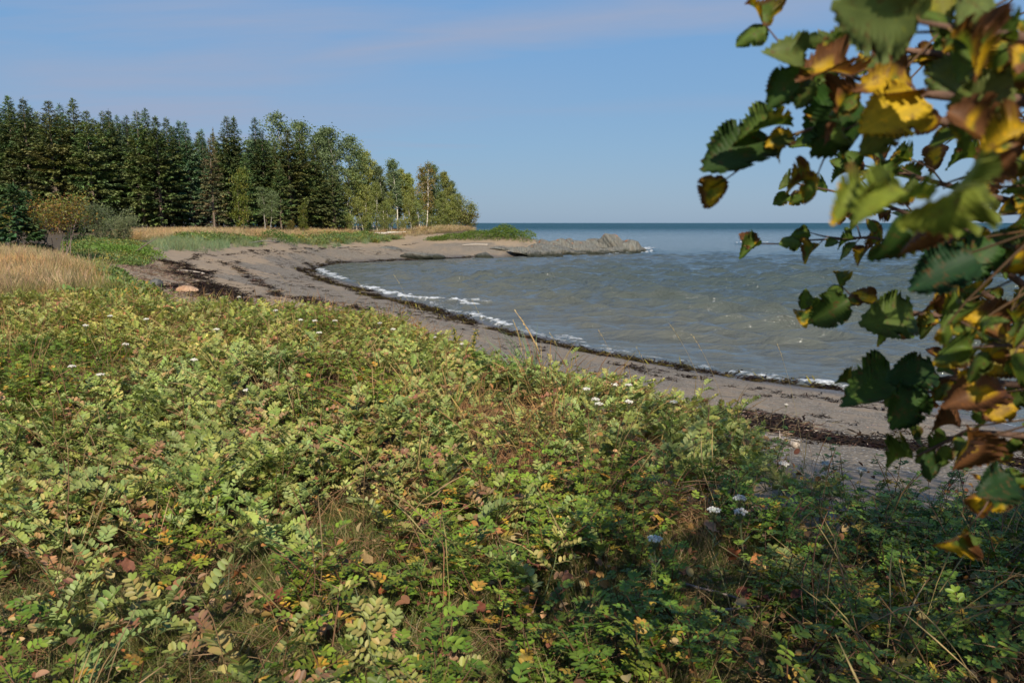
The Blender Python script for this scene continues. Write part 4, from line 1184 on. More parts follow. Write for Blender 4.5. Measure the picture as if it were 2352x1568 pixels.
ASPY = Kind('birch', *broadleaf(34, 12, 3.4, .18, 5200, 2, G_YEL, (.66, .61, .53), .25, -.04, .7, .14, .42), M_CROWN, 12)
MAPLE = Kind('maple', *broadleaf(35, 9, 3.6, .2, 4800, 2, G_MAP, (.2, .16, .12), .08, -.03, .5, .1, .42, .9), M_CROWN, 9)
BUSHY = Kind('leafy_bush', *broadleaf(36, 5, 4.0, .17, 4200, 4, G_ASP, (.25, .2, .15), .04, -.02, .4, .06, .4, 1.0), M_CROWN, 5)
BUSHYEL = Kind('leafy_bush', *broadleaf(37, 5, 4.2, .17, 4200, 4, ((.15, .15, .03), (.2, .15, .03), (.1, .12, .03)), (.25, .2, .15), .04, -.02, .4, .06, .4, 1.0), M_CROWN, 5)

plant(POP, 'tall windblown poplar rising behind the brown green spruce', 'poplar', 655, 264, 128, 'poplars of the wood', 1.2, 0)
plant(POP2, 'poplar crown right of the tallest poplar', 'poplar', 703, 276, 130, 'poplars of the wood', 1.1, 0)
plant(POP2, 'poplar with a leaning crown at the end of the conifers', 'poplar', 768, 289, 128, 'poplars of the wood', 1.15, 0)
plant(POP2, 'thin poplar between the two tall poplars', 'poplar', 738, 305, 133, 'poplars of the wood', .7, 0)
for u, vt, Y, k, w, lab in [(826, 343, 131, 1, 1.0, 'tallest birch of the light grove'), (845, 349, 135, 0, 1.0, 'birch just right of the tallest one'), (878, 383, 134, 2, 1.0, 'birch with a sparse top in the middle of the grove'), (910, 368, 133, 2, 1.05, 'birch with a bare twig above its top'),
                            (928, 389, 138, 0, 1.0, 'birch left of the yellowing one'), (1003, 380, 137, 2, 1.0, 'birch with a bent top right of the yellowing one'), (1027, 395, 138, 0, 1.0, 'birch next to the last one of the grove'), (1043, 416, 140, 2, 1.0, 'last tall birch at the seaward end of the grove'),
                            (812, 395, 130, 1, 1.0, 'birch at the foot of the conifers'), (860, 420, 131, 1, .9, 'low birch in front of the tallest ones'), (895, 440, 132, 1, .95, 'low birch in the middle of the grove'), (945, 430, 134, 1, .9, 'low birch left of the slanted white trunks'), (1015, 440, 136, 1, 1.0, 'low birch under the bent top'), (835, 430, 129, 1, 1.1, 'low birch between the tallest birch and the conifers'), (965, 445, 133, 1, 1.1, 'low birch in front of the yellowing one'), (1035, 450, 137, 1, 1.1, 'low birch at the foot of the last tall ones'),
                            (880, 415, 136, 0, 1.2, 'birch filling the middle of the grove'), (945, 400, 138, 0, 1.2, 'birch just left of the yellowing one, farther back'), (985, 405, 138, 0, 1.2, 'birch just right of the yellowing one, farther back'), (855, 385, 137, 1, 1.1, 'birch behind the two tallest ones'), (893, 395, 136, 1, 1.1, 'birch right of the sparse topped one'), (912, 412, 137, 0, 1.3, 'broad birch under the bare twig'), (1022, 412, 139, 1, 1.2, 'birch filling the gap before the last tall ones'), (1055, 445, 140, 1, 1.1, 'low birch sloping down at the seaward end')]:
    plant(ASP[k], lab, 'birch', u, vt, Y, 'birches of the light grove', w, random.uniform(-.5, .5))
plant(ASPY, 'yellowing birch with white slanted trunks', 'birch', 967, 373, 134, 'birches of the light grove', 1.0, .3)
plant(MAPLE, 'yellow green maple in front of the dark spruces', 'maple', 546, 384, 101, 'young leafy trees at the edge of the wood', .8)
plant(MAPLE, 'small yellow green maple below the brown green spruce', 'maple', 693, 464, 110, 'young leafy trees at the edge of the wood', .8)
plant(POP2, 'small blue green poplar right of the yellow green maple', 'poplar', 606, 428, 104, 'young leafy trees at the edge of the wood', 1.3, 0)
for u, vt, Y, kd, w, lab in [(1056, 462, 139, BUSHY, 1.1, 'olive bush at the seaward end of the birches'), (1076, 490, 139, BUSHYEL, 1.2, 'yellow green bush at the very end of the trees'), (1030, 480, 137, BUSHY, 1.2, 'bush under the last birches'), (985, 495, 135, BUSHY, 1.1, 'low bush right of the slanted white trunks'),
                             (664, 508, 111, BUSHYEL, 1.0, 'low yellow green bush in front of the dark spruces'), (800, 490, 126, BUSHY, 1.0, 'bush between the conifers and the birches'), (925, 500, 132, BUSHY, 1.1, 'low bush in front of the grove'), (880, 498, 131, BUSHY, 1.1, 'low bush behind the weathered planks'), (840, 495, 129, BUSHY, 1.1, 'low bush left of the weathered planks'), (955, 500, 134, BUSHY, 1.1, 'low bush left of the slanted white trunks'), (1010, 492, 136, BUSHY, 1.1, 'low bush under the low birch')]:
    plant(kd, lab, 'bush', u, vt, Y, 'bushes at the foot of the trees', w)
WILLOW = Kind('willow_bush', *broadleaf(41, 3.2, 3.4, .1, 6500, 7, ((.15, .18, .085), (.18, .2, .1), (.12, .15, .06)), (.2, .17, .13), .1, -.02, .35, .045, .28, 1.0, .006), M_CROWN, 3.2)
ORANGE = Kind('maple_shrub', *broadleaf(42, 2.6, 1.7, .075, 2600, 7, ((.2, .2, .04), (.17, .2, .04), (.24, .17, .035), (.25, .13, .03)), (.17, .135, .115), .5, -.02, .4, .03, .2, .7, .005), M_CROWN, 2.6)
plant(WILLOW, 'round grey green willow bush in front of the dark wood', 'willow bush', 240, 474, 66, 'shrubs on the dune', 1.05)
plant(WILLOW, 'lower lobe of grey green willow in front of the round bush', 'willow bush', 268, 500, 63, 'shrubs on the dune', 1.05)
plant(ORANGE, 'orange and yellow leaved shrub on grey stems, the taller one', 'shrub', 128, 453, 35, 'shrubs on the dune', 1.05)
plant(ORANGE, 'orange and yellow leaved shrub, lower and left of its twin', 'shrub', 72, 470, 36, 'shrubs on the dune', 1.25)

# rose thickets
def thicket(lab, spots, tones, lf, n, name='rose_thicket'):
    """spots: print position of the base middle, half width in metres, height"""
    mb = MB()
    c0 = np.array([*ground_px(*spots[0][:2]), 0]); c0[2] = tz(c0[0], c0[1])[0]
    for u, v, hw, dpth, h in spots:
        c = np.array([*ground_px(u, v), 0]); c[2] = tz(c[0], c[1])[0]
        k = int(n * hw * dpth)
        a = rng.uniform(0, 6.28, k); zz = rng.random(k) ** .6; rr = np.sqrt(np.maximum(0, 1 - zz ** 2.2)) * (rng.random(k) ** .25)
        T = np.stack([np.cos(a) * rr * hw, np.sin(a) * rr * dpth, zz * h], 1)
        T *= (1 + .28 * (fbm(a * 3, zz * 4, 7) - .5))[:, None]
        T += rng.normal(0, lf * .6, (k, 3)) + c - c0
        T[:, 2] += tz(T[:, 0] + c0[0], T[:, 1] + c0[1]) - c[2]
        d = norm(np.stack([np.cos(a), np.sin(a), rng.uniform(-.3, .8, k)], 1) + rng.normal(0, .7, (k, 3)))
        R = frame(d, T - (c - c0) + rng.normal(0, .5, (k, 3))) * (lf * rng.uniform(.6, 1.3, k))[:, None, None]
        C = np.array(tones)[rng.integers(0, len(tones), k)] * rng.uniform(.75, 1.25, (k, 1))
        mb.many(OVAL[0], OVAL[1], R, T, C)
    r = thing(name, lab, 'thicket', tuple(c0), 0, 'green thickets above the beach')
    mb.obj('foliage', M_CROWN, r, False)
GT = [(.11, .2, .03), (.13, .22, .035), (.09, .17, .028), (.16, .21, .035)]
thicket('long bright green rose thicket on the sandy spit', [(1100, 549, 3.6, 2.2, .95), (1040, 551, 3.2, 1.6, .6), (1005, 552, 2.0, 1.2, .4), (1150, 548, 2.8, 2.2, 1.35), (1185, 549, 2.4, 1.8, 1.2), (1215, 550, 1.3, 1.3, 1.1), (1160, 546, 2.2, 1.8, 1.6)], GT, .17, 330)
thicket('dark green rose thicket left of the dune grass', [(640, 556, 1.9, 1.6, 1.1), (655, 557, 1.4, 1.2, .8), (622, 554, 1.3, 1.2, .85)], [(.075, .15, .025), (.09, .17, .03)], .13, 240)
thicket('rose thicket where the dune meets the upper beach', [(300, 588, 2.0, 2.4, .5), (325, 590, 1.3, 1.8, .45), (265, 585, 1.8, 2.2, .5)], GT, .1, 240)
thicket('small rose thicket on the tan strip before the wood', [(445, 553, 2.0, 1.2, .6), (475, 556, 1.6, 1.1, .55)], GT, .13, 220)
thicket('green thicket at the edge of the far grass', [(570, 557, 1.6, 1.2, .5), (550, 556, 1.2, 1., .5)], GT, .13, 220)

# ------------------------------------------------------------------ driftwood
M_WOOD = bark_mat('weathered_wood', .8)
def on_ground(u, v): 
    p = ground_px(u, v); return np.array([p[0], p[1], tz(*p)[0]])
def log(lab, a, b, r0, r1, col, name='driftwood_log', knots=1, bend=.05):
    A, B = on_ground(*a), on_ground(*b); mb = MB(); n = 9
    c = A.copy(); L = np.linalg.norm(B - A)
    pts = []
    for k in range(n + 1):
        t = k / n; p = A + (B - A) * t - c
        p = p + np.array([0, random.gauss(0, bend) * L * .15, max(r0, r1) * .75 + math.sin(t * PI) * bend * L * .3]); pts.append(p)
    mb.tube(pts, np.linspace(r0, r1, n + 1) * rng.uniform(.88, 1.12, n + 1), 9, col)
    o = mb.obj(name, M_WOOD, loc=tuple(c)); tag(o, lab, 'driftwood', 'driftwood on the beach')
    for k in range(knots):
        t = random.uniform(.3, .8); p = np.array(pts[int(t * n)]); s = MB()
        s.tube([p, p + np.array([random.gauss(0, .5), random.gauss(0, .5), .7]) * r0 * 2, p + np.array([random.gauss(0, .5), random.gauss(0, .5), 1]) * r0 * 4], [r0 * .4, r0 * .3, r0 * .15], 6, col)
        s.obj('branch_stub', M_WOOD, o)
    return o
WHITE = (.44, .4, .36)
log('bleached log lying at the top of the rocky beach', (1062, 565), (1120, 567), .07, .11, (.4, .36, .31))
log('thin bleached pole across the dark seaweed', (405, 622), (470, 631), .035, .05, (.42, .37, .32), knots=0, bend=.1)
log('grey log at the edge of the dune under the pea leaves', (1745, 1005), (1830, 1030), .03, .045, (.36, .31, .26), knots=1)
log('short pale stick in the dark drift line', (1800, 1003), (1836, 1012), .012, .016, (.5, .44, .36), knots=0)
log('grey pole on the sand in front of the far tan grass', (560, 562), (640, 558), .05, .07, (.34, .3, .26), knots=0)
log('pale log near the low ledge of three humps', (770, 571), (800, 570), .05, .06, (.3, .27, .24), knots=0)

def planks():
    p = on_ground(892, 541); r = thing('plank_pile', 'weathered white planks lying above the far beach', 'plank pile', tuple(p))
    for k, (dx, dz, L, yy) in enumerate([(0, .42, 4.3, 0), (1.2, .52, 2.9, .32), (-.9, .3, 1.2, -.3)]):
        b = bmesh.new(); bmesh.ops.create_cube(b, size=1)
        for v in b.verts: v.co = Vector((v.co.x * L + dx, v.co.y * .3 + yy, v.co.z * .09 + dz + v.co.x * .04))
        bmesh.ops.bevel(b, geom=b.edges[:], offset=.012, segments=1)
        V = np.array([v.co[:] for v in b.verts]); f = [[v.index for v in q.verts] for q in b.faces]; b.free()
        mb = MB(); mb.add(V, f, (.55, .53, .5)); mb.obj('plank', M_WOOD, r, False)
    for dx in (-1.4, 1.3):
        mb = MB(); mb.tube([(dx, -.5, .17), (dx + .05, 0, .2), (dx, .6, .18)], [.17, .18, .16], 8, (.22, .18, .15)); mb.obj('support_log', M_WOOD, r)
planks()

# ------------------------------------------------------------------ single plants of the dune
def bent(p, d, L, cur, n=8):
    pts = [np.array(p, float)]; d = norm(np.array(d, float)); cur = np.array(cur, float)
    for k in range(n): d = norm(d + cur / n); pts.append(pts[-1] + d * L / n)
    return np.array(pts)

def lyme():
    g0 = at_depth(1232, 838, 8.7); g0[2] = tz(g0[0], g0[1])[0]
    r = thing('lyme_grass', 'tall blue green grass clump with two ripe tan seed heads over the beach', 'grass clump', tuple(g0))
    for tip, base, w in (((1183, 714), (1240, 812), 1.0), ((1178, 735), (1196, 795), .72)):
        T = at_depth(tip[0], tip[1], 8.6) - g0; B = at_depth(base[0], base[1], 8.66) - g0
        low = np.array([.04 if w == 1 else -.04, 0, 0])
        mid = B * .55 + low * .45
        s = MB(); s.tube([low, mid, B], [.004, .0035, .003], 5, (.42, .32, .17)); s.obj('stem', M_PLANT, r)
        h = MB(); n = 46
        C = (B + T) / 2 + np.array([.03, 0, .02]) * w
        q = lambda t: (1 - t) ** 2 * B + 2 * t * (1 - t) * C + t * t * T
        for k in range(n):
            t = k / n; p = q(t); d = norm(q(min(1, t + .03)) - p + 1e-6)
            dd = norm(d + rng.normal(0, .28, 3)); sz = .042 * w * (1 - .3 * t)
            h.many(LANCE[0], LANCE[1], (frame(dd, rng.normal(0, 1, 3)) * sz)[None], p[None], jit((.5, .38, .2), .15))
        h.tube([q(t) for t in np.linspace(0, 1, 8)], np.array([.005, .007, .008, .008, .007, .005, .004, .002]) * w, 5, (.42, .28, .12)); h.obj('seed_head', M_PLANT, r)
    lv = MB()
    for k in range(44):
        a = random.uniform(-1, 1); L = random.uniform(.6, .98)
        d = np.array([random.gauss(-.25, .35), random.gauss(0, .3), 1]); pts = bent((random.gauss(0, .05), random.gauss(0, .05), 0), d, L, (random.uniform(-.9, .2), 0, -.25))
        sd = norm(np.cross(pts[-1] - pts[0], rng.normal(0, 1, 3))); ww = (.005 * np.sin(np.linspace(.5, PI, len(pts))) + .0006)[:, None]
        lv.add(np.concatenate([pts - sd * ww, pts + sd * ww]), [(i, i + 1, len(pts) + 1 + i, len(pts) + i) for i in range(len(pts) - 1)], jit((.13, .2, .11), .15)[0])
    lv.obj('leaves', M_PLANT, r)
lyme()

def stalk(lab, base, tip, Y, sag=.12, head=.22, col=(.3, .24, .13), r0=.0022, group='tall grass stems over the beach'):
    B = at_depth(base[0], base[1], Y); B[2] = min(B[2], tz(B[0], B[1])[0] + .25); T = at_depth(tip[0], tip[1], Y * .99)
    g = B.copy(); g[2] = tz(B[0], B[1])[0]
    C = (B + T) / 2 + np.array([.0, 0, sag]) * np.linalg.norm(T - B)
    q = lambda t: (1 - t) ** 2 * g + 2 * t * (1 - t) * C + t * t * T
    r = thing('grass_stalk', lab, 'grass stem', tuple(g), 0, group)
    mb = MB(); mb.tube([q(t) - g for t in np.linspace(0, 1, 10)], np.linspace(r0, r0 * .5, 10), 4, col); mb.obj('stem', M_PLANT, r)
    h = MB()
    for k in range(20):
        t = 1 - head * (k / 20); p = q(t); d = norm(q(min(1, t + .02)) - q(t - .02) + rng.normal(0, .004, 3)); d = norm(d + rng.normal(0, .2, 3))
        h.many(LANCE[0], LANCE[1], (frame(d, rng.normal(0, 1, 3)) * .02)[None], (p - g)[None], jit(np.array(col) * 1.15, .15))
    h.obj('seed_head', M_PLANT, r)
for lab, b, t, Y in [('long thin stem slanting over the sea right of the seed heads', (1660, 900), (1536, 742), 7.6), ('stem whose tip crosses the dark weed line', (1700, 930), (1590, 770), 7.2), ('thin stem rising in front of the bay, left of the seed heads', (980, 735), (905, 632), 11),
                     ('pale stem leaning left over the pebbles', (1010, 760), (962, 705), 10.5), ('short stem with a pale head near the crest', (830, 705), (762, 656), 12.6), ('stem standing in the gap between pea mat and pebbles', (1330, 860), (1262, 765), 8.2), ('stem crossing the breaking wave', (1150, 775), (1085, 690), 9.6),
                     ('stem with a drooping tip over the wash', (1450, 870), (1375, 760), 7.9), ('thin dry stem above the yarrow', (1520, 880), (1462, 798), 7.8), ('slender stem near the right end of the weed line', (1860, 905), (1785, 790), 8.0), ('long stem over the upper beach at the left', (700, 700), (640, 628), 12.8),
                     ('bent stem at the crest above the rose leaves', (880, 712), (822, 648), 12.2)]:
    stalk(lab, b, t, Y)
for lab, b, t, Y, sg in [('dry straw arching left of the middle of the mat', (830, 1195), (640, 1122), 4.7, .3), ('straw crossing the dead leaves near the bottom', (560, 1440), (480, 1240), 3.6, .1), ('pale straw standing at the lower left', (60, 1500), (40, 1230), 3.5, .05), ('pale straw leaning right at the lower left', (210, 1520), (150, 1180), 3.6, .05),
                         ('straw arching over the rose leaves in the shade', (1560, 1470), (1290, 1300), 3.5, .35), ('straw leaning over the turf in the middle', (900, 1330), (720, 1150), 4.2, .2), ('fine straw bundle tip left of the rose patch', (870, 1300), (660, 1170), 4.3, .25), ('straw bent towards the shade', (1700, 1400), (1490, 1180), 4.0, .2),
                         ('thin dark stem standing in the right hand shade', (1900, 1330), (1800, 1130), 4.2, .05), ('straw with a drooping tip near the bottom middle', (1260, 1530), (1190, 1280), 3.4, .1), ('stiff straw near the bottom middle', (1330, 1500), (1390, 1270), 3.5, .05), ('straw lying across the pods at the right', (1950, 1500), (1700, 1370), 3.5, .3),
                         ('upright straw in the pea leaves at the left', (420, 1130), (385, 990), 5.6, .05), ('upright straw above the yellow leaves', (700, 1090), (620, 940), 6.0, .1)]:
    stalk(lab, b, t, Y, sg, .25, (.42, .31, .16), .0018, 'dry straws in the foreground')

def yarrow_meshes(seed):
    random.seed(seed); st, hd = MB(), MB()
    H = .3; P = bent((0, 0, 0), (random.gauss(0, .12), random.gauss(0, .12), 1), H, (random.gauss(0, .2), 0, 0), 5)
    st.tube(P, [.003, .003, .0025, .0025, .002, .002], 5, (.16, .18, .08))
    top = P[-1]
    for k in range(24):
        a = k * 2.4; r = .036 * math.sqrt((k + .5) / 24); c = top + np.array([math.cos(a) * r, math.sin(a) * r, .026 - r * r * 5 + random.gauss(0, .002)])
        st.tube([top - np.array([0, 0, .02]), c], [.001, .0008], 3, (.16, .18, .08), cap=False)
        V, f = ICO1; hd.add(V * np.array([.0075, .0075, .005]) * random.uniform(.8, 1.2) + c, f, jit((.62, .6, .53), .08)[0])
    for k in range(10):
        p = lerp_pts(P, random.uniform(.1, .8)); a = random.uniform(0, 6.28)
        d = np.array([math.cos(a), math.sin(a), .5]); st.many(LANCE[0], LANCE[1], (frame(d, (0, 0, 1)) @ np.diag([.03, .06, .05]))[None], p[None], jit((.1, .14, .06), .1))
    return hd, st
ICO1 = ico(1)
YAR = []
for s in range(4):
    hd, st = yarrow_meshes(60 + s); YAR.append((hd.mesh('flower_head', M_PLANT), st.mesh('stem', M_PLANT)))
random.seed(5)
YSPOT = [(190, 746, 'flat white yarrow head nearest the tall goldenrods'), (250, 726, None), (170, 838, None), (228, 860, None), (278, 790, None), (340, 733, None), (435, 825, 'white yarrow head alone in the pea leaves left of the middle'), (388, 690, None), (548, 682, None), (560, 897, 'bright white yarrow head in the middle of the pea mat'), (720, 735, None), (733, 764, None), (690, 733, None), (500, 755, None),
         (640, 712, None), (770, 736, None), (875, 742, None), (905, 755, None), (1000, 775, None), (1060, 790, None), (1358, 917, 'grey white yarrow head at the crest left of the pea shoots'), (1380, 925, None), (1410, 880, None), (1445, 884, None), (1432, 920, None), (1552, 921, 'fading yarrow head under the tallest pea shoots'), (1800, 928, 'brownish yarrow head standing alone against the sand'), (1344, 893, None),
         (1716, 1140, 'white yarrow head on the sandy patch'), (1640, 1165, 'bright white yarrow head in the shade beside the sand'), (1785, 1062, None), (1975, 1078, 'white yarrow head among the rose leaves at the right'), (1905, 1060, None), (1520, 1238, None), (1720, 1172, None)]
for i, (u, v, lab) in enumerate(YSPOT):
    d = ray(u, v); t = np.linspace(2.5, 16, 600); hgt = CAMZ + d[2] * t - tz0(d[0] * t, d[1] * t)
    ok = (hgt < .42) & (t * d[1] > 2.5); k = np.argmax(ok) if ok.any() else int(np.argmin(np.where(t < 13.5, hgt, 9))); p = np.array([d[0] * t[k], d[1] * t[k]]); g = tz(*p)[0]
    zz = CAMZ + d[2] * t[k]
    r = thing('yarrow', lab or 'white flat topped yarrow head above the pea leaves', 'yarrow', (p[0], p[1], g), random.uniform(0, 6.28), 'yarrow flowers on the dune')
    s = min(2.2, max(.8, (zz - g) / .32)); r.scale = (min(s, .8),) * 2 + (s,)
    hd, st = YAR[i % 4]
    for nm, me in (('flower_head', hd), ('stem', st)):
        o = bpy.data.objects.new(nm, me); COL.objects.link(o); o.parent = r

def goldenrod(lab, u, vb, vt, Y, yellow=.5):
    b = at_depth(u, vb, Y); g = np.array([b[0], b[1], tz(b[0], b[1])[0]]); T = at_depth(u, vt, Y)
    H = T[2] - g[2]; r = thing('goldenrod', lab, 'goldenrod', tuple(g), 0, 'goldenrods on the dune')
    P = bent((0, 0, 0), (0, 0, 1), H, (random.gauss(0, .15), 0, 0)); s = MB(); s.tube(P, np.linspace(.005, .0015, len(P)), 5, (.15, .15, .05)); s.obj('stem', M_PLANT, r)
    lv, fl = MB(), MB()
    for k in range(110):
        t = random.uniform(.15, 1); p = lerp_pts(P, t); a = random.uniform(0, 6.28); d = np.array([math.cos(a), math.sin(a), random.uniform(.2, 1.1)])
        lv.many(LANCE[0], LANCE[1], (frame(d, (0, 0, 1)) * random.uniform(.035, .075) * (1.2 - .5 * t))[None], p[None], jit((.12, .15, .03), .18))
    for k in range(120):
        t = random.uniform(.55, 1); p = lerp_pts(P, t) + rng.normal(0, .02, 3); d = rng.normal(0, 1, 3)
        fl.many(OVAL[0], OVAL[1], (frame(d, (0, 1, .3)) * .016)[None], p[None], jit((.5, .33, .03) if random.random() < yellow else (.18, .2, .04), .15))
    lv.obj('leaves', M_PLANT, r); fl.obj('flowers', M_PLANT, r)
goldenrod('tall goldenrod at the edge of the tan grass, left of its twin', 277, 745, 652, 13.2, .3)
goldenrod('tall goldenrod at the edge of the tan grass, right of its twin', 305, 742, 655, 13.4, .3)
goldenrod('yellow goldenrod in the pea leaves below the two tall ones', 232, 800, 716, 11.5, .8)
goldenrod('goldenrod with yellow flowers cut by the lower left edge', 10, 1480, 1345, 3.5, .8)
goldenrod('small yellow goldenrod in the middle of the pea mat', 440, 960, 890, 6.9, .9)
goldenrod('yellow stemmed shoots at the crest left of the seed heads', 1050, 800, 752, 9.6, .5)
goldenrod('yellow stemmed shoots beside the lyme grass', 1080, 806, 757, 9.3, .5)

# the two darker rose shoots that stand up against the beach
def shoot(lab, u, vb, vt, Y, name, grp, fn, cat):
    T = at_depth(u, vt, Y); g = np.array([T[0], Y, tz(T[0], Y)[0]]); s = max(.15, T[2] - g[2])
    mb = fn(); z = max(v[:, 2].max() for v in mb.v); o = mb.obj(name, M_PLANT, loc=tuple(g), smooth=False)
    o.scale = (min(1.25, s / z * 1.1),) * 2 + (s / z,); o.rotation_euler = (0, 0, random.uniform(0, 6.28)); tag(o, lab, cat, grp)
for u, vt, Y, lab in [(916, 704, 12.6, 'upright green rose shoot at the crest in front of the pebbles'), (480, 676, 14.2, 'dark rose shoot against the seaweed'), (560, 684, 14.1, 'dark rose shoot right of the seaweed'), (705, 692, 13.5, 'green rose shoot at the crest below the drift line'),
                      (1700, 975, 7.0, 'rose bush at the sandy edge under the pea shoots'), (1790, 990, 6.6, 'rose bush in front of the drift line'), (1930, 1010, 6.3, 'rose bush with reddish stems on the sand'), (2060, 1035, 6.2, 'rose bush right of the reddish one on the sand'), (2160, 1060, 6.4, 'low rose bush at the right end of the sandy patch')]:
    shoot(lab, u, 0, vt, Y, 'rose_shoot', 'rose shoots along the crest', lambda: rose_sprig(.4, (.055, .11, .025), .06), 'rose bush')
for u, vt, Y, lab in [(1580, 880, 7.75, 'tallest grey green pea shoot against the pebbles'), (1650, 905, 7.3, 'pea shoot right of the tallest one'), (1730, 955, 6.9, 'last pea shoot before the sand'), (1500, 885, 7.9, 'pea shoot left of the tallest one'), (1290, 805, 8.4, 'small pea shoot beside the lyme grass'), (1170, 790, 9.5, 'pea shoot below the two seed heads')]:
    shoot(lab, u, 0, vt, Y, 'pea_shoot', 'pea shoots along the crest', lambda: pea_sprig(.05, .02), 'beach pea')

# fallen leaves
def dead_leaf(seed):
    r = np.random.default_rng(seed); ys = np.linspace(0, 1, 9); xs = np.linspace(-1, 1, 5)
    w = .38 * np.sin(PI * np.clip(ys, .02, .98) ** .75) ** .7
    V = np.array([[x * wy * (1 + .12 * r.normal() * abs(x)), y, .3 * (x * wy) ** 2 * r.uniform(2, 4) + .5 * (y - .5) ** 2 * r.uniform(-1, 2.5) + r.normal(0, .045)] for y, wy in zip(ys, w) for x in xs])
    f = [(i * 5 + j, i * 5 + j + 1, i * 5 + j + 6, i * 5 + j + 5) for i in range(8) for j in range(4)]
    base = np.array([(.3, .12, .04), (.23, .1, .045), (.36, .16, .05), (.19, .09, .05), (.33, .2, .1)][seed % 5])
    n = fbm(V[:, 0] * 6 + seed, V[:, 1] * 6, seed)[:, None]
    mb = MB(); mb.add(V, f, base * (.6 + .8 * n), np.stack([V[:, 0], V[:, 1], V[:, 2]], 1)); return mb
M_DEAD = leaf_mat('fallen_leaf_skin', .2, .7, .25, veins=True, spec=.2)
DL = [dead_leaf(k).mesh('fallen_leaf', M_DEAD) for k in range(10)]
LSP = [(180, 1240, 1.4), (205, 1390, 1.0), (640, 1210, 1.2), (310, 1430, 1.1), (345, 1485, 1.2), (425, 1400, .9), (410, 1520, 1.4), (540, 1400, 1.1), (560, 1470, 1.0), (565, 1500, 1.3), (620, 1460, 1.2), (640, 1475, 1.3), (700, 1400, 1.0), (805, 1390, 1.1), (850, 1440, 1.2), (900, 1450, 1.3), (990, 1240, 1.1), (985, 1540, 1.2), (1030, 1505, 1.2), (1085, 1485, 1.0), (1060, 1380, 1.0),
       (1100, 1550, 1.1), (1150, 1490, 1.2), (1240, 1430, 1.1), (1275, 1540, 1.1), (1420, 1550, 1.2), (1460, 1520, 1.3), (1540, 1350, 1.1), (1585, 1385, 1.2), (1640, 1335, 1.3), (1665, 1390, 1.2), (1690, 1480, 1.3), (1740, 1430, 1.3), (1760, 1490, 1.1), (1880, 1510, 1.3), (1640, 1170, 1.0), (1670, 1155, 1.1), (1745, 1250, 1.0), (1800, 1280, 1.1), (1120, 1125, .9), (1170, 1140, 1.0), (960, 1560, 1.1), (300, 1560, 1.1), (20, 1400, 1.2),
       (735, 1540, 1.2), (1370, 1470, 1.0), (930, 1380, .9), (120, 1430, 1.1), (480, 1550, 1.0), (660, 1545, 1.1), (2050, 1430, 1.2), (1960, 1400, 1.1), (2120, 1540, 1.2), (1840, 1400, 1.0)]
for i, (u, v, s) in enumerate(LSP):
    p = on_ground(u, v)
    o = bpy.data.objects.new('fallen_leaf', DL[i % 10]); COL.objects.link(o)
    o.location = (p[0], p[1], p[2] + random.uniform(.12, .24)); sc = .06 * s; o.scale = (sc,) * 3
    o.rotation_euler = (random.gauss(.3, .4), random.gauss(0, .4), random.uniform(0, 6.28))
    tag(o, 'curled orange brown leaf fallen on the turf and stems', 'fallen leaf', 'fallen leaves')

# dead twigs in the shade
for k, (a, b, lab) in enumerate([((1640, 1490), (1760, 1470), 'grey broken twig in the shade at the bottom'), ((1560, 1420), (1700, 1455), 'thin dark twig lying in the shaded roses'), ((300, 1130), (340, 1020), 'thin bare twig in the pea leaves')]):
    o = log(lab, a, b, .006, .004, (.25, .21, .19), 'twig', 1); o['category'] = 'twig'; o['group'] = 'twigs on the ground'; o.location.z += .12

# dark root and leaning dead branch beside the shrubs
log('dark root lying on the bare sand under the orange shrub', (145, 605), (205, 612), .06, .03, (.06, .045, .035), 'root', 2)
dp = on_ground(300, 590); mb = MB(); q = at_depth(362, 545, dp[1]) - dp
mb.tube([(0, 0, 0), q * .5 + np.array([0, 0, .05]), q], [.05, .035, .015], 6, (.15, .12, .1)); o = mb.obj('dead_branch', M_BARK, loc=tuple(dp)); tag(o, 'bare dead branch leaning over the green thicket', 'branch')

# ------------------------------------------------------------------ the broadleaf whose twigs hang into the view
def leaf_grid(nl, nw, curl, arch, wav, seed):
    r = np.random.default_rng(seed); ys = np.linspace(0, 1, nl); xs = np.linspace(-1, 1, nw)
    w = .40 * np.sin(PI * np.clip(ys, .015, .985) ** .78) ** .62
    w = w * np.where(np.arange(nl) % 2 == 0, 1.03, .965)
    nib = 1 - .5 * (r.random((nl, 2)) < .2) * r.random((nl, 2))
    V, A = [], []
    for i, (y, wy) in enumerate(zip(ys, w)):
        for x in xs:
            k = nib[i, 0 if x < 0 else 1] if abs(x) > .8 else 1
            X = x * wy * k
            V.append((X, y - .06 * abs(x) * (i % 2), curl * X * X * 2.2 + arch * (y - .3) ** 2 + wav * math.sin(y * 9 + x * 2 + seed) * abs(x)))
            A.append((X, y, 0))
    f = [(i * nw + j, i * nw + j + 1, (i + 1) * nw + j + 1, (i + 1) * nw + j) for i in range(nl - 1) for j in range(nw - 1)]
    return np.array(V), f, np.array(A)
LV = [leaf_grid(31, 9, c, a, w, s) for s, (c, a, w) in enumerate([(.5, -.25, .02), (1.0, -.5, .04), (.3, -.1, .03), (1.8, -.6, .05), (-.6, -.4, .04), (2.6, -.9, .06)])]
LVL = [leaf_grid(7, 3, c, a, w, s) for s, (c, a, w) in enumerate([(.5, -.25, 0), (1.0, -.5, .03), (-.3, -.3, .02)])]
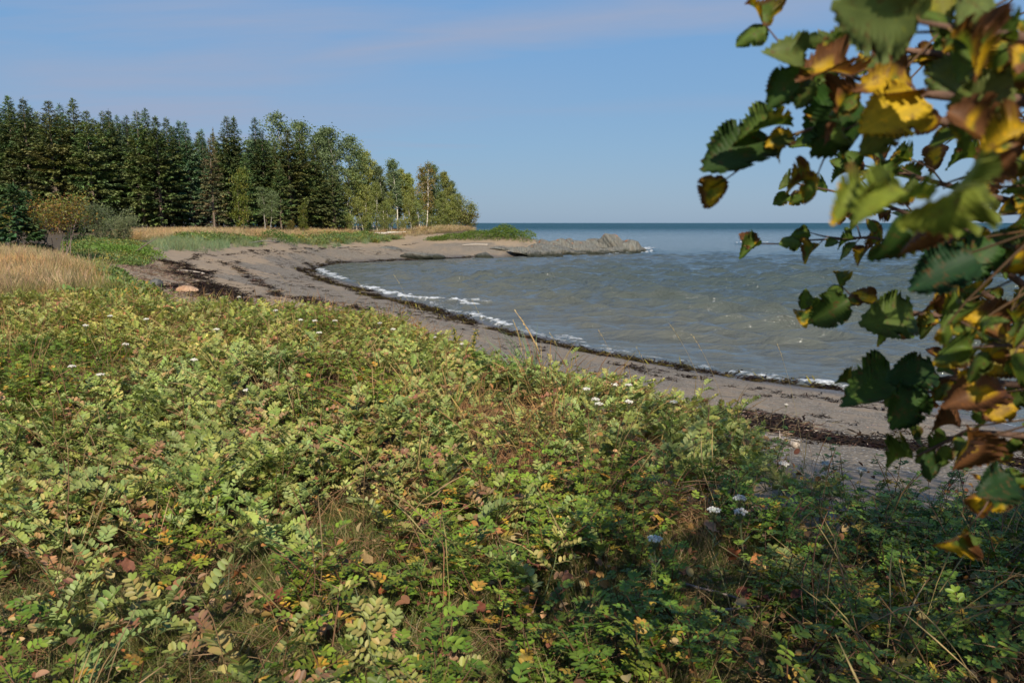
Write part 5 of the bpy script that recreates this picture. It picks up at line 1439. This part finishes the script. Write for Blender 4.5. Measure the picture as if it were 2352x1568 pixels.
def leaf_col(A, age, seed, base=None):
    x, y = A[:, 0] / .4, A[:, 1]
    e = np.sqrt(x ** 2 * .8 + (y - .45) ** 2 * 2.2); nz = fbm(x * 2.2 + seed * 3.1, y * 3 + seed, seed, 3); n2 = fbm(x * 5 + seed, y * 7, seed + 3, 2)
    G = np.array([.09, .135, .022]) if base is None else np.array(base)
    c = G[None] * (.75 + .5 * n2)[:, None]
    ye = sstep(1.25 - 1.15 * age, 1.45 - 1.15 * age, e * .55 + nz * .75)[:, None]
    c = c * (1 - ye) + np.array([.46, .27, .012]) * (.8 + .4 * n2)[:, None] * ye
    br = sstep(1.42 - 1.05 * age, 1.55 - 1.05 * age, e * .75 + (1 - nz) * .7)[:, None]
    return c * (1 - br) + np.array([.15, .06, .025]) * (.6 + .8 * n2)[:, None] * br

TREE = thing('hazel_tree', 'broadleaf with browning autumn leaves hanging in from the right, trunk outside the picture', 'tree', (3.3, -1.0, tz(3.3, -1.0)[0]))
TO = np.array(TREE.location)
HL = MB()
def put_leaf(p, d, n, size, age, seed, base=None, v=None):
    V, f, A = LV[seed % 6 if v is None else v]
    HL.add((frame(np.asarray(d, float), np.asarray(n, float)) * size @ V.T).T + p - TO, f, leaf_col(A, age, seed, base), A)
LIMBS = [  # print position and depth along each branch, base radius
    [(2700, 60, .75), (2400, 95, .70), (2230, 72, .68), (2110, 50, .66)], [(2750, 300, .80), (2400, 235, .78), (2230, 226, .8), (2110, 215, .83), (2000, 190, .86), (1880, 152, .9)],
    [(2750, 420, .95), (2420, 330, .93), (2200, 285, .93), (2010, 255, .95), (1900, 285, .97), (1780, 323, .99)], [(2750, 800, 1.5), (2352, 655, 1.5), (2235, 570, 1.5), (2110, 500, 1.5), (1990, 455, 1.52), (1830, 422, 1.55)],
    [(2750, 860, 1.4), (2352, 735, 1.4), (2230, 655, 1.4), (2120, 570, 1.42), (2000, 545, 1.44), (1850, 552, 1.46)], [(2750, 700, 1.3), (2352, 735, 1.35), (2200, 728, 1.38), (2090, 718, 1.4), (1990, 692, 1.42), (1905, 700, 1.44)],
    [(2750, 860, 1.2), (2352, 885, 1.24), (2180, 868, 1.26), (2080, 885, 1.28), (1985, 898, 1.3)], [(2750, 960, 1.1), (2352, 1000, 1.15), (2220, 990, 1.18), (2110, 1045, 1.2)],
    [(2750, 1060, 1.0), (2400, 1090, 1.02), (2290, 1115, 1.05)], [(2750, 520, 1.25), (2352, 470, 1.25), (2230, 440, 1.25), (2080, 400, 1.27), (1980, 380, 1.3)], [(2750, 160, 1.0), (2400, 150, 1.0), (2200, 130, 1.0), (2030, 110, 1.02), (1930, 95, 1.05)],
    [(2700, 780, .9), (2400, 800, .92), (2270, 790, .95)], [(2700, 590, 1.0), (2420, 590, 1.0), (2290, 560, 1.02), (2200, 520, 1.04)]]
TREE_TR = MB()
TRUNK = [(0, 0, -.3), (.02, .05, 1.0), (-.05, .05, 2.1), (-.15, -.1, 3.2), (-.35, -.35, 4.4), (-.6, -.5, 5.6)]
TREE_TR.tube(TRUNK, [.14, .12, .1, .085, .06, .03], 10, (.16, .13, .105)); TREE_TR.obj('trunk', M_BARK, TREE)
random.seed(77); rng = np.random.default_rng(77)
ls = 0
for li, L in enumerate(LIMBS):
    pts = [at_depth(*p) - TO for p in L]
    h = max(.5, min(4.2, pts[0][2] - .5)); root = np.array([np.interp(h, [p[2] for p in TRUNK], [p[0] for p in TRUNK]), np.interp(h, [p[2] for p in TRUNK], [p[1] for p in TRUNK]), h])
    P = [root, root * .45 + pts[0] * .55 + np.array([0, 0, .12])] + pts
    br = MB(); br.tube(P, np.linspace(.011, .0016, len(P)), 6, (.115, .07, .05))
    dep = L[-1][2]
    seg = np.array(P[2:]); cum = np.concatenate([[0], np.cumsum(np.linalg.norm(np.diff(seg, axis=0), axis=1))])
    n = int(cum[-1] / .034) + 3
    for k in range(n):
        t = k / (n - 1); s = t * cum[-1]
        p = np.array([np.interp(s, cum, seg[:, a]) for a in range(3)]); i = min(np.searchsorted(cum, s), len(seg) - 1)
        tan = norm(seg[max(i, 1)] - seg[max(i, 1) - 1])
        for q in range(1 if random.random() < .55 else 2):
            sd = (-1 if (k + q) % 2 else 1)
            d = norm(tan * random.uniform(.3, 1) + np.array([0, 0, sd * random.uniform(-.1, .75) - .25]) + rng.normal(0, .35, 3) * np.array([.5, 1, .6]))
            pet = p + d * random.uniform(.008, .02)
            nz = norm(np.array([random.gauss(-.1, .4), random.gauss(-.65, .5), random.gauss(.55, .4)]))
            br.tube([p, pet], [.0011, .0009], 4, (.16, .11, .045), cap=False)
            age = np.clip(random.gauss(.42, .26), .05, 1.0)
            put_leaf(pet + TO, d, nz, random.uniform(.026, .047), age, ls, None if random.random() < .6 else (.085, .115, .025)); ls += 1
        if random.random() < .3:
            e = p + norm(tan + rng.normal(0, .7, 3)) * random.uniform(.04, .1); br.tube([p, (p + e) / 2 + rng.normal(0, .004, 3), e], [.0018, .0014, .0008], 4, (.115, .07, .05))
            for q in range(2):
                d = norm(e - p + rng.normal(0, .06, 3)); put_leaf(e + TO, d, (random.gauss(0, .4), -.7, random.gauss(.5, .4)), random.uniform(.026, .046), np.clip(random.gauss(.45, .3), .05, 1), ls); ls += 1
    br.obj('branch', M_BARK, TREE)
def hero(u, v, Y, uv2, size, age, seed, n=(0, -.9, .35), base=None, var=0):
    """a leaf whose stalk end is seen at (u, v) and whose tip points to uv2"""
    p = at_depth(u, v, Y); q = at_depth(uv2[0], uv2[1], Y * random.uniform(.96, 1.04))
    put_leaf(p, q - p, n, size if size else np.linalg.norm(q - p), age, seed, base, var)
PALE = (.13, .165, .05)
hero(2120, 45, .66, (1925, 20), None, .08, 901, (.1, -.8, -.5), PALE, 0); hero(2210, 80, .67, (2265, -60), None, .1, 902, (.0, -.8, -.5), PALE, 2); hero(2160, 60, .69, (2140, -70), None, .2, 903, (.2, -.9, -.3), (.2, .19, .03), 0)
hero(1850, 158, .86, (1775, 105), None, .12, 904, (.2, -.8, .4), (.12, .15, .04), 1); hero(1845, 160, .86, (1762, 245), None, .1, 905, (-.2, -.9, .3), (.045, .085, .016), 0); hero(1955, 165, .85, (1850, 150), None, .85, 906, (0, -.7, .6), None, 3)
hero(1770, 325, .99, (1614, 376), None, .12, 907, (0, -.75, .65), (.035, .065, .014), 0); hero(1815, 283, .98, (1682, 300), None, .3, 908, (0, -.25, .95), None, 1); hero(1975, 232, .95, (1830, 320), None, .1, 909, (.3, -.8, .5), (.035, .08, .014), 1); hero(1985, 240, .95, (1880, 355), None, .12, 910, (.5, -.8, .3), (.03, .065, .012), 4)
hero(2122, 226, .8, (1978, 300), None, .0, 911, (-.15, -.93, .3), (.56, .36, .02), 2); hero(2100, 200, .82, (1985, 185), None, .7, 912, (0, -.8, .5), None, 1); hero(2040, 280, .84, (1985, 350), None, .35, 913, (.3, -.9, .2), (.11, .14, .03), 0)
hero(2290, 220, .72, (2130, 160), None, .15, 914, (.1, -.8, .5), (.1, .13, .03), 2); hero(2330, 190, .7, (2180, 250), None, .2, 915, (0, -.9, -.2), (.12, .14, .04), 0); hero(2180, 255, .66, (2300, 340), None, .92, 916, (.2, -.9, .3), None, 1); hero(2370, 300, .6, (2240, 345), None, .7, 917, (-.1, -.7, .6), None, 3)
hero(2330, 350, .6, (2235, 400), None, .95, 918, (.3, -.9, .1), None, 3); hero(2250, 370, .5, (2120, 540), None, .08, 919, (.93, -.25, .3), (.17, .2, .03), 1); hero(2120, 450, .5, (1960, 475), None, .12, 920, (.1, -.2, .95), (.2, .24, .03), 1); hero(2010, 460, .52, (1915, 480), None, .4, 921, (.1, -.3, .95), (.2, .24, .03), 3)
hero(2115, 480, .7, (2095, 590), None, .8, 922, (.5, -.85, .1), (.3, .16, .03), 3); hero(2080, 500, .8, (2010, 610), None, .3, 923, (.3, -.9, .3), (.035, .07, .014), 1); hero(2240, 590, .85, (2090, 660), None, .05, 924, (.2, -.7, .6), (.02, .055, .02), 0); hero(2290, 560, .9, (2180, 640), None, .1, 925, (.1, -.85, .5), (.035, .08, .015), 2)
hero(2100, 720, 1.3, (1985, 740), None, .12, 926, (.1, -.9, .35), (.09, .13, .025), 0); hero(1950, 690, 1.35, (1855, 742), None, .1, 927, (.5, -.6, .5), (.06, .1, .02), 3); hero(2150, 850, 1.2, (2040, 870), None, .1, 928, (0, -.85, .5), (.03, .065, .014), 0); hero(2110, 880, 1.2, (2050, 985), None, .08, 929, (.2, -.9, .3), (.035, .075, .014), 2)
hero(2080, 880, 1.25, (1945, 905), None, .15, 930, (0, -.5, .8), (.05, .09, .015), 1); hero(2130, 1040, 1.1, (2140, 1105), None, .15, 931, (.1, -.95, .2), (.03, .06, .016), 2); hero(2230, 980, 1.0, (2215, 1085), None, .9, 932, (.4, -.85, .2), None, 3); hero(2330, 930, 1.0, (2255, 960), None, .6, 933, (0, -.8, .5), (.3, .17, .02), 2)
hero(2340, 1110, .95, (2255, 1130), None, .05, 934, (0, -.7, .7), (.018, .045, .012), 0); hero(2300, 880, 1.0, (2180, 925), None, .85, 935, (0, -.8, .5), None, 1); hero(2310, 770, 1.0, (2200, 700), None, .75, 936, (.1, -.9, .3), None, 1); hero(2360, 800, 1.0, (2240, 850), None, .5, 937, (.1, -.8, .5), (.2, .16, .02), 2)
for k in range(64):   # the crowded right hand side
    u = 2352 + 60 - abs(random.gauss(0, 190)); v = random.uniform(-60, 1060); Y = random.uniform(.85, 1.5)
    lim = np.interp(v, [0, 150, 300, 400, 470, 600, 650, 850, 1000, 1130], [1950, 1950, 2010, 2080, 2020, 1990, 2180, 2110, 2120, 2260])
    if u < lim: continue
    p = at_depth(u, v, Y); d = norm(np.array([random.uniform(-1, .3), random.gauss(0, .6), random.uniform(-.9, .4)]))
    put_leaf(p, d, (random.gauss(0, .4), -.7, random.gauss(.5, .4)), random.uniform(.03, .055), np.clip(random.gauss(.45, .28), .05, 1), 1000 + k)
    e = p - TO; back = norm(-d + np.array([.8, 0, .1])); HL.tube([e, e + back * .03, e + back * .08 + np.array([.02, 0, .01]), e + back * .16 + np.array([.06, 0, .03])], [.0009, .0012, .0016, .002], 4, (.12, .075, .045), cap=False)
HL.obj('foliage', M_NEAR, TREE)
# the crown overhead, out of the picture, that shades the right hand foreground
CR = MB(); n = 9500
c = np.array([3.9, -2.1, 7.2]); T = rng.normal(0, 1, (n, 3)); T = norm(T) * (rng.random((n, 1)) ** .4) * np.array([2.9, 3.1, 1.9]) + c
T = T[(T[:, 1] < -.2) | ((T[:, 2] - CAMZ) > .75 * T[:, 1] + .9)]
T = T[np.hypot(T[:, 0], T[:, 1]) + np.abs(T[:, 2] - CAMZ) > 1.6]
n = len(T)
for s in range(3):
    i = np.arange(n) % 3 == s; m = i.sum(); V, f, A = LVL[s]
    d = norm(rng.normal(0, 1, (m, 3)) + np.array([0, 0, -.5])); R = frame(d, rng.normal(0, .6, (m, 3)) + np.array([0, -.5, 1.])) * rng.uniform(.06, .1, m)[:, None, None]
    C = np.array([(.05, .095, .016), (.085, .115, .025), (.3, .2, .02), (.15, .06, .025)])[rng.choice(4, m, p=[.5, .3, .1, .1])]
    CR.many(V, f, R, T[i] - TO, C, A)
CR.obj('crown', M_NEAR, TREE)
br = MB()
for k in range(26):
    a = T[rng.integers(n)] - TO; h = random.uniform(2.2, 5.4); r0 = np.array([np.interp(h, [p[2] for p in TRUNK], [p[0] for p in TRUNK]), np.interp(h, [p[2] for p in TRUNK], [p[1] for p in TRUNK]), h])
    br.tube([r0, (r0 + a) / 2 + np.array([0, 0, .15]), a], [.03, .016, .005], 5, (.16, .13, .1))
br.obj('limbs', M_BARK, TREE)

# ------------------------------------------------------------------ sky, sun, camera
EL = math.radians(36); SD = norm(np.array([.12, -1.0, 0])) * math.cos(EL); SD[2] = math.sin(EL)
w = bpy.data.worlds.new('World'); SC.world = w; w.use_nodes = True
nt = w.node_tree; nt.nodes.clear(); g = NT(nt)
sky = g.n('ShaderNodeTexSky', sky_type='NISHITA', sun_disc=False, sun_elevation=EL, sun_rotation=math.atan2(SD[0], SD[1]) % (2 * PI), altitude=0, air_density=1.0, dust_density=.6, ozone_density=2.0)
vec = g.n('ShaderNodeTexCoord').outputs['Generated']
sp = g.n('ShaderNodeSeparateXYZ', {0: vec})
iz = g.math('DIVIDE', 1.0, g.math('ADD', g.math('MAXIMUM', sp.outputs[2], 0.0), .10))
pl = g.n('ShaderNodeCombineXYZ', {0: g.math('MULTIPLY', sp.outputs[0], iz), 1: g.math('MULTIPLY', sp.outputs[1], iz), 2: 0.0})
mp = g.n('ShaderNodeMapping', {'Vector': pl.outputs[0], 'Rotation': (0, 0, math.radians(28)), 'Scale': (.22, .75, 1), 'Location': (.35, .2, 0)})
c1 = g.noise(mp.outputs[0], 1.15, 6, .52, .6).outputs[0]
c2 = g.noise(mp.outputs[0], 3.2, 5, .6, .4).outputs[0]
side = g.rng(g.math('SUBTRACT', g.math('MULTIPLY', sp.outputs[0], -1.0), g.math('MULTIPLY', sp.outputs[2], -.9)), -.28, .42, -.16, .07)
cm = g.rng(g.math('ADD', g.math('ADD', g.math('MULTIPLY', c1, .66), g.math('MULTIPLY', c2, .34)), side), .52, .70, 0, .75)
rampn = g.n('ShaderNodeValToRGB', {0: g.rng(sp.outputs[2], 0, .9)})
cr = rampn.color_ramp
for k, (pos, c) in enumerate([(0, (.18, .274, .4)), (.1, (.158, .283, .445)), (.28, (.122, .265, .49)), (.55, (.095, .225, .46)), (1, (.07, .16, .4))]):
    e = cr.elements[k] if k < 2 else cr.elements.new(pos)
    e.position = pos; e.color = (*c, 1)
skyr = g.mix(1.0, rampn.outputs[0], (10, 10, 10), 'MULTIPLY')
def plane_pt(u, v):
    d = norm(ray(u, v)); return np.array([d[0], d[1]]) / (max(d[2], 0) + .10)
for (A, B, wd, am) in (((560, 165), (1720, 8), .2, .85), ((-60, 185), (560, 175), .45, .7), ((-100, 300), (700, 250), .5, .5), ((980, 268), (1620, 240), .16, .22)):
    a, b = plane_pt(*A), plane_pt(*B); t = (b - a) / np.linalg.norm(b - a); L = np.linalg.norm(b - a)
    xy = g.n('ShaderNodeVectorMath', {0: pl.outputs[0], 1: (a[0], a[1], 0)}, operation='SUBTRACT').outputs[0]
    dn = g.n('ShaderNodeVectorMath', {0: xy, 1: (-t[1], t[0], 0)}, operation='DOT_PRODUCT').outputs['Value']
    al = g.n('ShaderNodeVectorMath', {0: xy, 1: (t[0], t[1], 0)}, operation='DOT_PRODUCT').outputs['Value']
    dn = g.math('ADD', dn, g.math('MULTIPLY', g.math('SUBTRACT', c2, .5), wd * 2.4))
    k = g.math('MULTIPLY', g.rng(g.math('ABSOLUTE', dn), 0, wd * 1.5, 1, 0), g.math('MULTIPLY', g.rng(al, -.25 * L, .3 * L), g.rng(al, L * 1.1, L * 1.8, 1, 0)))
    cm = g.math('MAXIMUM', cm, g.math('MULTIPLY', k, g.rng(c1, .3, .62, am * .55, am)))
skyc = g.mix(.86, sky.outputs[0], skyr)
col = g.mix(cm, skyc, (2.65, 3.12, 4.3))
bg = g.n('ShaderNodeBackground', {'Color': col, 'Strength': .095})
out = nt.nodes.new('ShaderNodeOutputWorld'); nt.links.new(bg.outputs[0], out.inputs[0])

sl = bpy.data.lights.new('sun', 'SUN'); sl.energy = 4.9; sl.angle = math.radians(.55); sl.color = (1, .9, .74)
so = bpy.data.objects.new('sun', sl); COL.objects.link(so)
so.rotation_euler = Vector(SD).to_track_quat('Z', 'Y').to_euler()

cam = bpy.data.cameras.new('camera'); cam.sensor_width = 36; cam.lens = 36 * F / 2352
cam.clip_start = .05; cam.clip_end = 80000
cam.dof.use_dof = True; cam.dof.focus_distance = 7.5; cam.dof.aperture_fstop = 7.1
co = bpy.data.objects.new('camera', cam); COL.objects.link(co)
co.location = (0, 0, CAMZ); co.rotation_euler = (PI / 2 - PITCH, 0, 0)
SC.camera = co
SC.view_settings.view_transform = 'Standard'; SC.view_settings.look = 'None'; SC.view_settings.exposure = .45; SC.view_settings.gamma = 1.0
SC.render.engine = 'CYCLES'
cy = SC.cycles
cy.use_denoising = True; cy.max_bounces = 6; cy.diffuse_bounces = 3; cy.glossy_bounces = 3; cy.transmission_bounces = 3; cy.transparent_max_bounces = 4
cy.use_adaptive_sampling = True; cy.adaptive_threshold = .015
